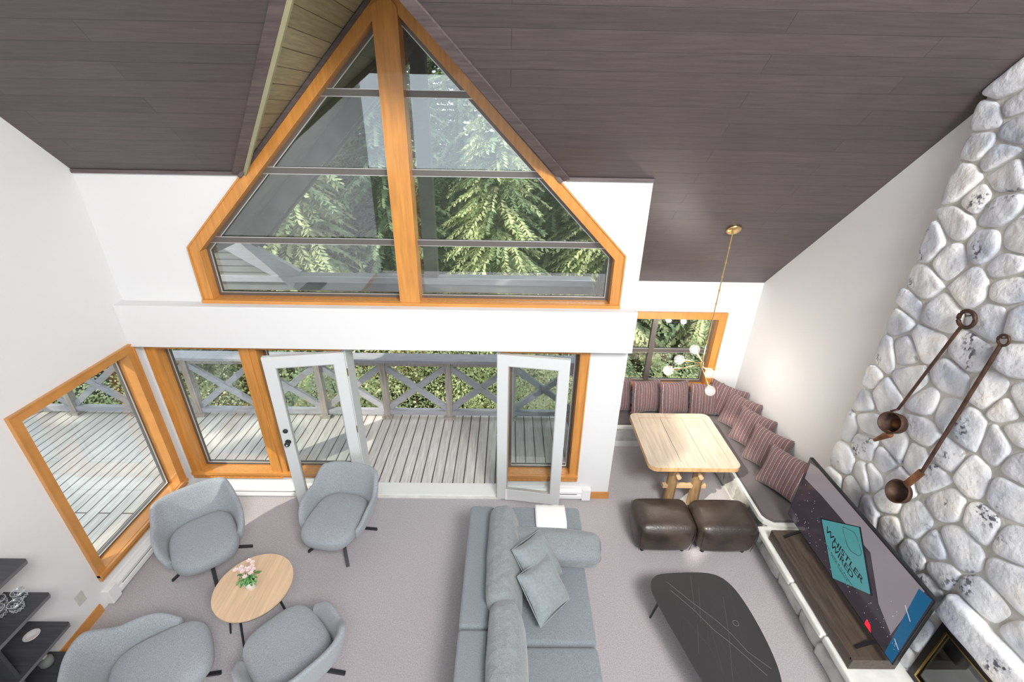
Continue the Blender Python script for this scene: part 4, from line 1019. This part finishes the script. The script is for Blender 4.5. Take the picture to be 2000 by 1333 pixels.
# ------------------------------------------------------------------ outside: deck, railing, gable timbers
DZ = -.10; DY1 = 6.08; DX0 = -8.2; DX1 = 1.14
structure(MB().box(DX0, XL-.16, -3, DY1, DZ-.12, DZ, 'deck_wood').box(XL-.16, DX1, D+.16, DY1, DZ-.12, DZ, 'deck_wood').build('deck'))
rl = thing('deck_railing', 'grey timber deck railing with posts and diagonal cross braces', 'railing', (-2.5, 6.0, DZ))
def rb(mb, name): mb.v = [(x+2.5, y-6.0, z-DZ) for x, y, z in mb.v]; return mb.build(name, rl)
RT = .98
bevel(rb(MB().box(DX0, DX1, 5.90, 6.14, RT-.04, RT+.01, 'rail_grey'), 'top_rail'), .006)
rb(MB().box(DX0, DX1, 6.0, 6.05, RT-.14, RT-.04, 'rail_wood'), 'sub_rail')
rb(MB().box(DX0, DX1, 5.98, 6.06, DZ+.06, DZ+.14, 'rail_grey'), 'bottom_rail')
px_ = []; x = 1.08
while x > DX0: px_.append(x); x -= .99
for x in px_: rb(MB().box(x-.045, x+.045, 5.96, 6.06, DZ, RT-.04, 'rail_wood'), 'post'); rb(MB().box(x-.08, x+.08, 5.93, 6.09, DZ, DZ+.05, 'rail_wood'), 'post_foot')
for a, b in zip(px_[:-1], px_[1:]):
    rb(MB().bar((a, 6.02, DZ+.14), (b, 6.02, RT-.14), .05, .09, 'rail_grey', up=(0, 0, 1)), 'brace'); rb(MB().bar((a, 6.04, RT-.14), (b, 6.04, DZ+.14), .05, .09, 'rail_grey', up=(0, 0, 1)), 'brace')
rl2 = thing('deck_railing', 'grey timber railing at the far left end of the deck', 'railing', (DX0, 2, DZ))
MB().box(-.06, .06, -3, 4, RT-.04-DZ, RT+.01-DZ, 'rail_grey').build('top_rail', rl2)
for k in range(8): MB().box(-.045, .045, -3+k*.95-.045, -3+k*.95+.045, 0, RT-.04-DZ, 'rail_wood').build('post', rl2)
for k in range(7): MB().bar((0, -3+k*.95, .1), (0, -2.05+k*.95, .95), .05, .09, 'rail_grey').build('brace', rl2); MB().bar((.01, -3+k*.95, .95), (.01, -2.05+k*.95, .1), .05, .09, 'rail_grey').build('brace', rl2)
# gable overhang
ov = thing('gable_overhang', 'dark timber gable roof overhang outside the big window', 'roof overhang', (XC, 5.4, ZE), kind='structure')
def ob_(mb, name): mb.v = [(x-XC, y-5.4, z-ZE) for x, y, z in mb.v]; return mb.build(name, ov)
for sx in (-1, 1):
    Wd = 2.55 if sx < 0 else 2.02; e = XC+sx*Wd
    mb = MB().add([(XC, D+.16, ZA+.10), (e, D+.16, ZA+.10-Wd), (e, YO, ZA+.10-Wd), (XC, YO, ZA+.10), (XC, D+.16, ZA+.22), (e, D+.16, ZA+.22-Wd), (e, YO, ZA+.22-Wd), (XC, YO, ZA+.22)], [(0, 1, 2, 3), (7, 6, 5, 4), (0, 4, 5, 1), (1, 5, 6, 2), (2, 6, 7, 3), (0, 3, 7, 4)], 'ext_dark')
    ob_(mb, 'roof_slope')
    if sx < 0:
        for yy, w_, dz in ((6.2, .08, .0), (5.9, .06, -.02)):
            ob_(MB().bar((XC, yy, ZA-.02+dz), (e, yy, ZA-.02-Wd+dz), w_, .20, 'ext_dark', up=(0, 0, 1)), 'rafter')
    else:
        ob_(MB().bar((XC, 6.2, ZA-.02), (e, 6.2, ZA-.02-Wd), .08, .20, 'ext_dark', up=(0, 0, 1)), 'rafter')
ob_(MB().box(-1.13, -.96, 5.92, 6.08, 2.27, ZA-.05, 'ext_dark'), 'king_post')
ob_(MB().box(-3.9, 1.14, 5.88, 6.10, 2.08, 2.27, 'ext_grey'), 'tie_beam')
ob_(MB().box(-3.9, 1.14, 5.84, 5.88, 2.21, 2.29, 'rail_grey'), 'beam_cap')
ob_(MB().box(-3.9, 1.14, D+.18, D+.72, 2.30, 2.36, 'rail_grey'), 'window_ledge')
ob_(MB().bar((-4.1, 5.9, 3.05), (-2.85, 5.9, 2.24), .07, .26, 'rail_grey', up=(0, 0, 1)), 'knee_brace')
mb = MB().plate([[(-4.6, 2.27), (-3.1, 2.27), (-4.6, 3.25)]], wf, 6.0, 6.06, 'ext_grey'); z = 2.3
while z < 3.2: mb.box(-4.6, -3.1-(z-2.27)*1.5, 5.985, 6.0, z, z+.07, 'ext_grey'); z += .09
ob_(mb, 'siding')
# deck chair seen through the left window
dc = thing('deck_chair', 'brown wooden deck chair standing outside the left picture window', 'outdoor chair', (-5.55, 3.05, DZ), math.radians(70))
for k in range(5): MB().box(-.25+.104*k, -.16+.104*k, -.25, .25, .38, .40, 'log').build('seat_slat', dc)
for k in range(4): MB().bar((-.25, -.2+.13*k, .40), (-.42, -.2+.13*k, .88), .09, .018, 'log', up=(1, 0, 0)).build('back_slat', dc)
for sx in (-.24, .24):
    for sy in (-.24, .24): MB().box(sx-.02, sx+.02, sy-.02, sy+.02, 0, .38 if sx < 0 else .56, 'black_metal').build('leg', dc)
for sy in (-.25, .25): MB().box(-.3, .27, sy-.03, sy+.03, .56, .585, 'log').build('armrest', dc)

# ------------------------------------------------------------------ ground, conifers, shrubs
structure(MB().add([(-60, -60, -3.6), (60, -60, -3.6), (60, 6.4, -3.6), (-60, 6.4, -3.6)], [(0, 1, 2, 3)], 'ground').build('ground_rear'))
vs = []; n = 30
for i in range(n+1):
    for j in range(n+1):
        x = -40+80*i/n; y = 6.3+44*j/n; vs.append((x, y, -3.2+.10*(y-6.3)+.3*math.sin(x*.7)*math.sin(y*.5)))
structure(MB().add(vs, [(i*(n+1)+j, (i+1)*(n+1)+j, (i+1)*(n+1)+j+1, i*(n+1)+j+1) for i in range(n) for j in range(n)], 'ground', True).build('ground'))
gz = lambda x, y: -3.2+.10*(y-6.3)+.3*math.sin(x*.7)*math.sin(y*.5)
def conifer(name, h, rad, mts, seed, dens=1.0, droop=.35):
    rnd = random.Random(seed); r = bpy.data.objects.new(name, None); C.objects.link(r)
    MB().tube([(0, 0, 0), (.05, 0, h*.5), (0, 0, h)], [.2, .12, .02], 'bark', 8).build('trunk', r)
    mb = MB(); z = .6
    V, F, Mi = mb.v, mb.f, mb.m
    for t in mts: mb.mi(t)
    nm = len(mts)
    while z < h-.1:
        R = rad*(1-z/h)**.8*rnd.uniform(.8, 1.1)+.15; nb = int(8*dens+2)
        for k in range(nb):
            a = rnd.uniform(0, 2*PI); L_ = R*rnd.uniform(.7, 1.1); ca, sa = math.cos(a), math.sin(a); mi = rnd.randrange(nm)
            ns = max(5, int(L_*14))
            for q in range(ns):
                t = (q+.6)/ns; r0 = L_*t; zz = z+.12*L_*t-droop*L_*t*t
                for sd in (-1, 1):
                    for rep in range(2):
                        # hanging feathery spray
                        sl = rnd.uniform(.12, .24)*(1.15-.5*t); an = a+sd*rnd.uniform(.5, 1.3); dx, dy = math.cos(an)*sl, math.sin(an)*sl
                        dn = -rnd.uniform(.15, .75)*sl; wv = sl*.17; px, py = -math.sin(an)*wv, math.cos(an)*wv
                        b = len(V); x0, y0 = ca*r0, sa*r0
                        V.extend([(x0, y0, zz), (x0+dx*.5+px, y0+dy*.5+py, zz+dn*.35), (x0+dx, y0+dy, zz+dn), (x0+dx*.5-px, y0+dy*.5-py, zz+dn*.35-.03)])
                        F.append([b, b+1, b+2, b+3]); Mi.append(mi); mb.smooth.append(False)
        z += rnd.uniform(.11, .19)/dens
    mb.build('foliage', r)
    return r
def shrub(name, R, hh, mts, seed, nl=5200, s=.05):
    rnd = random.Random(seed); r = bpy.data.objects.new(name, None); C.objects.link(r); st = MB(); mb = MB()
    for t in mts: mb.mi(t)
    cl = []
    for k in range(14):
        a = rnd.uniform(0, 2*PI); q = rnd.uniform(.2, 1)*R; z = rnd.uniform(.35, 1)*hh; cl.append((q*math.cos(a)*.75, q*math.sin(a)*.75, z)); st.tube([(0, 0, 0), (q*math.cos(a)*.4, q*math.sin(a)*.4, z*.6), cl[-1]], [.03, .02, .008], 'bark', 6)
    st.build('branches', r)
    for k in range(nl):
        c = rnd.choice(cl); x, y, z = [c[i]+rnd.gauss(0, .34*R*(.8 if i == 2 else 1)) for i in range(3)]; z = max(.05, z)
        a = rnd.uniform(0, 2*PI); t = rnd.uniform(-1, 1); L_ = s*rnd.uniform(.7, 1.5); d = Vector((math.cos(a), math.sin(a), t)).normalized()*L_; e = d.cross(Vector((rnd.random(), rnd.random(), 1))).normalized()*L_*.35
        b = len(mb.v); p = Vector((x, y, z)); mb.v += [tuple(p), tuple(p+d*.5+e), tuple(p+d), tuple(p+d*.5-e)]; mb.f.append([b, b+1, b+2, b+3]); mb.m.append(rnd.randrange(len(mts))); mb.smooth.append(False)
    mb.build('foliage', r)
    return r
TREES = [conifer('conifer_tree', 13, 2.5, ['conifer_dark', 'conifer_mid', 'conifer_mid'], 1, 1.0),
         conifer('conifer_tree', 11, 2.2, ['conifer_mid', 'conifer_light', 'conifer_mid'], 2, 1.0, .5),
         conifer('conifer_tree', 15, 2.9, ['conifer_dark', 'conifer_dark', 'conifer_mid'], 3, .9)]
TL = ['mid green conifer with dense feathery boughs beyond the deck', 'pale sunlit drooping conifer beyond the deck', 'tall dark conifer further back in the forest beyond the deck']
spots = [(1, -.3, 10.6), (1, 2.5, 11.6), (0, -3.0, 11.2), (0, -5.6, 12.4), (1, 5.6, 12.0), (0, 1.2, 13.2), (2, -1.4, 14.2), (2, -4.4, 15.2), (2, 3.6, 14.8), (0, -8.2, 12.0), (1, -6.8, 9.9),
         (2, 7.2, 14.5), (2, -7.6, 15.8), (2, -10.5, 14), (0, 9.5, 13), (2, .8, 17.5), (2, -2.8, 18.2), (2, 5.5, 18), (2, -6, 19), (2, 9, 18), (2, -10, 19), (0, -12.5, 9.5), (0, -11.5, 5.0), (2, -14, 13), (2, 12, 17), (1, -4.6, 9.7), (2, -13.5, -2.5), (0, -11.6, 1.0), (2, -12.2, -5.2), (0, -14.5, 2.5), (0, -11.2, -2.2)]  # final entries, out of view at left, are added to shade the deck
used = set()
for i, (k, x, y) in enumerate(spots):
    o = TREES[k] if k not in used else copy_tree(TREES[k]); used.add(k)
    o.location = (x, y, gz(x, y)-.2 if y > 6.3 else -3.2); o.rotation_euler = (0, 0, i*1.7); s_ = (.9+.2*((i*37) % 10)/10)*(1.02 if i > 25 else 1); o.scale = (s_, s_, s_)
    tag(o, TL[k], 'tree', ['mid green conifers beyond the deck', 'pale drooping conifers beyond the deck', 'tall dark conifers at the back'][k])
SH = [shrub('leafy_shrub', 1.1, 2.6, ['shrub_light', 'shrub_mid', 'shrub_light'], 5), shrub('leafy_shrub', 1.0, 2.3, ['shrub_light', 'autumn', 'shrub_light'], 6)]
sl = ['yellow-green leafy shrub growing just below the deck railing', 'shrub with some golden leaves growing below the deck railing']
us = set()
for i, (k, x, y) in enumerate([(0, -1.6, 8.0), (0, -.2, 7.6), (1, .9, 8.2), (0, 2.1, 8.0), (1, 2.6, 7.1), (0, -3.2, 7.9), (0, -4.9, 7.7), (1, -6.4, 8.0), (0, -8.0, 7.6), (0, -.9, 9.4), (1, -2.6, 9.3), (0, 3.9, 8.2), (1, .6, 9.6), (0, 5.2, 8.6), (0, 1.5, 7.2)]):
    o = SH[k] if k not in us else copy_tree(SH[k]); us.add(k); o.location = (x, y, gz(x, y)-.05); o.rotation_euler = (0, 0, i*2.1)
    tag(o, sl[k], 'shrub', ['yellow-green shrubs below the deck', 'golden-leaved shrubs below the deck'][k])
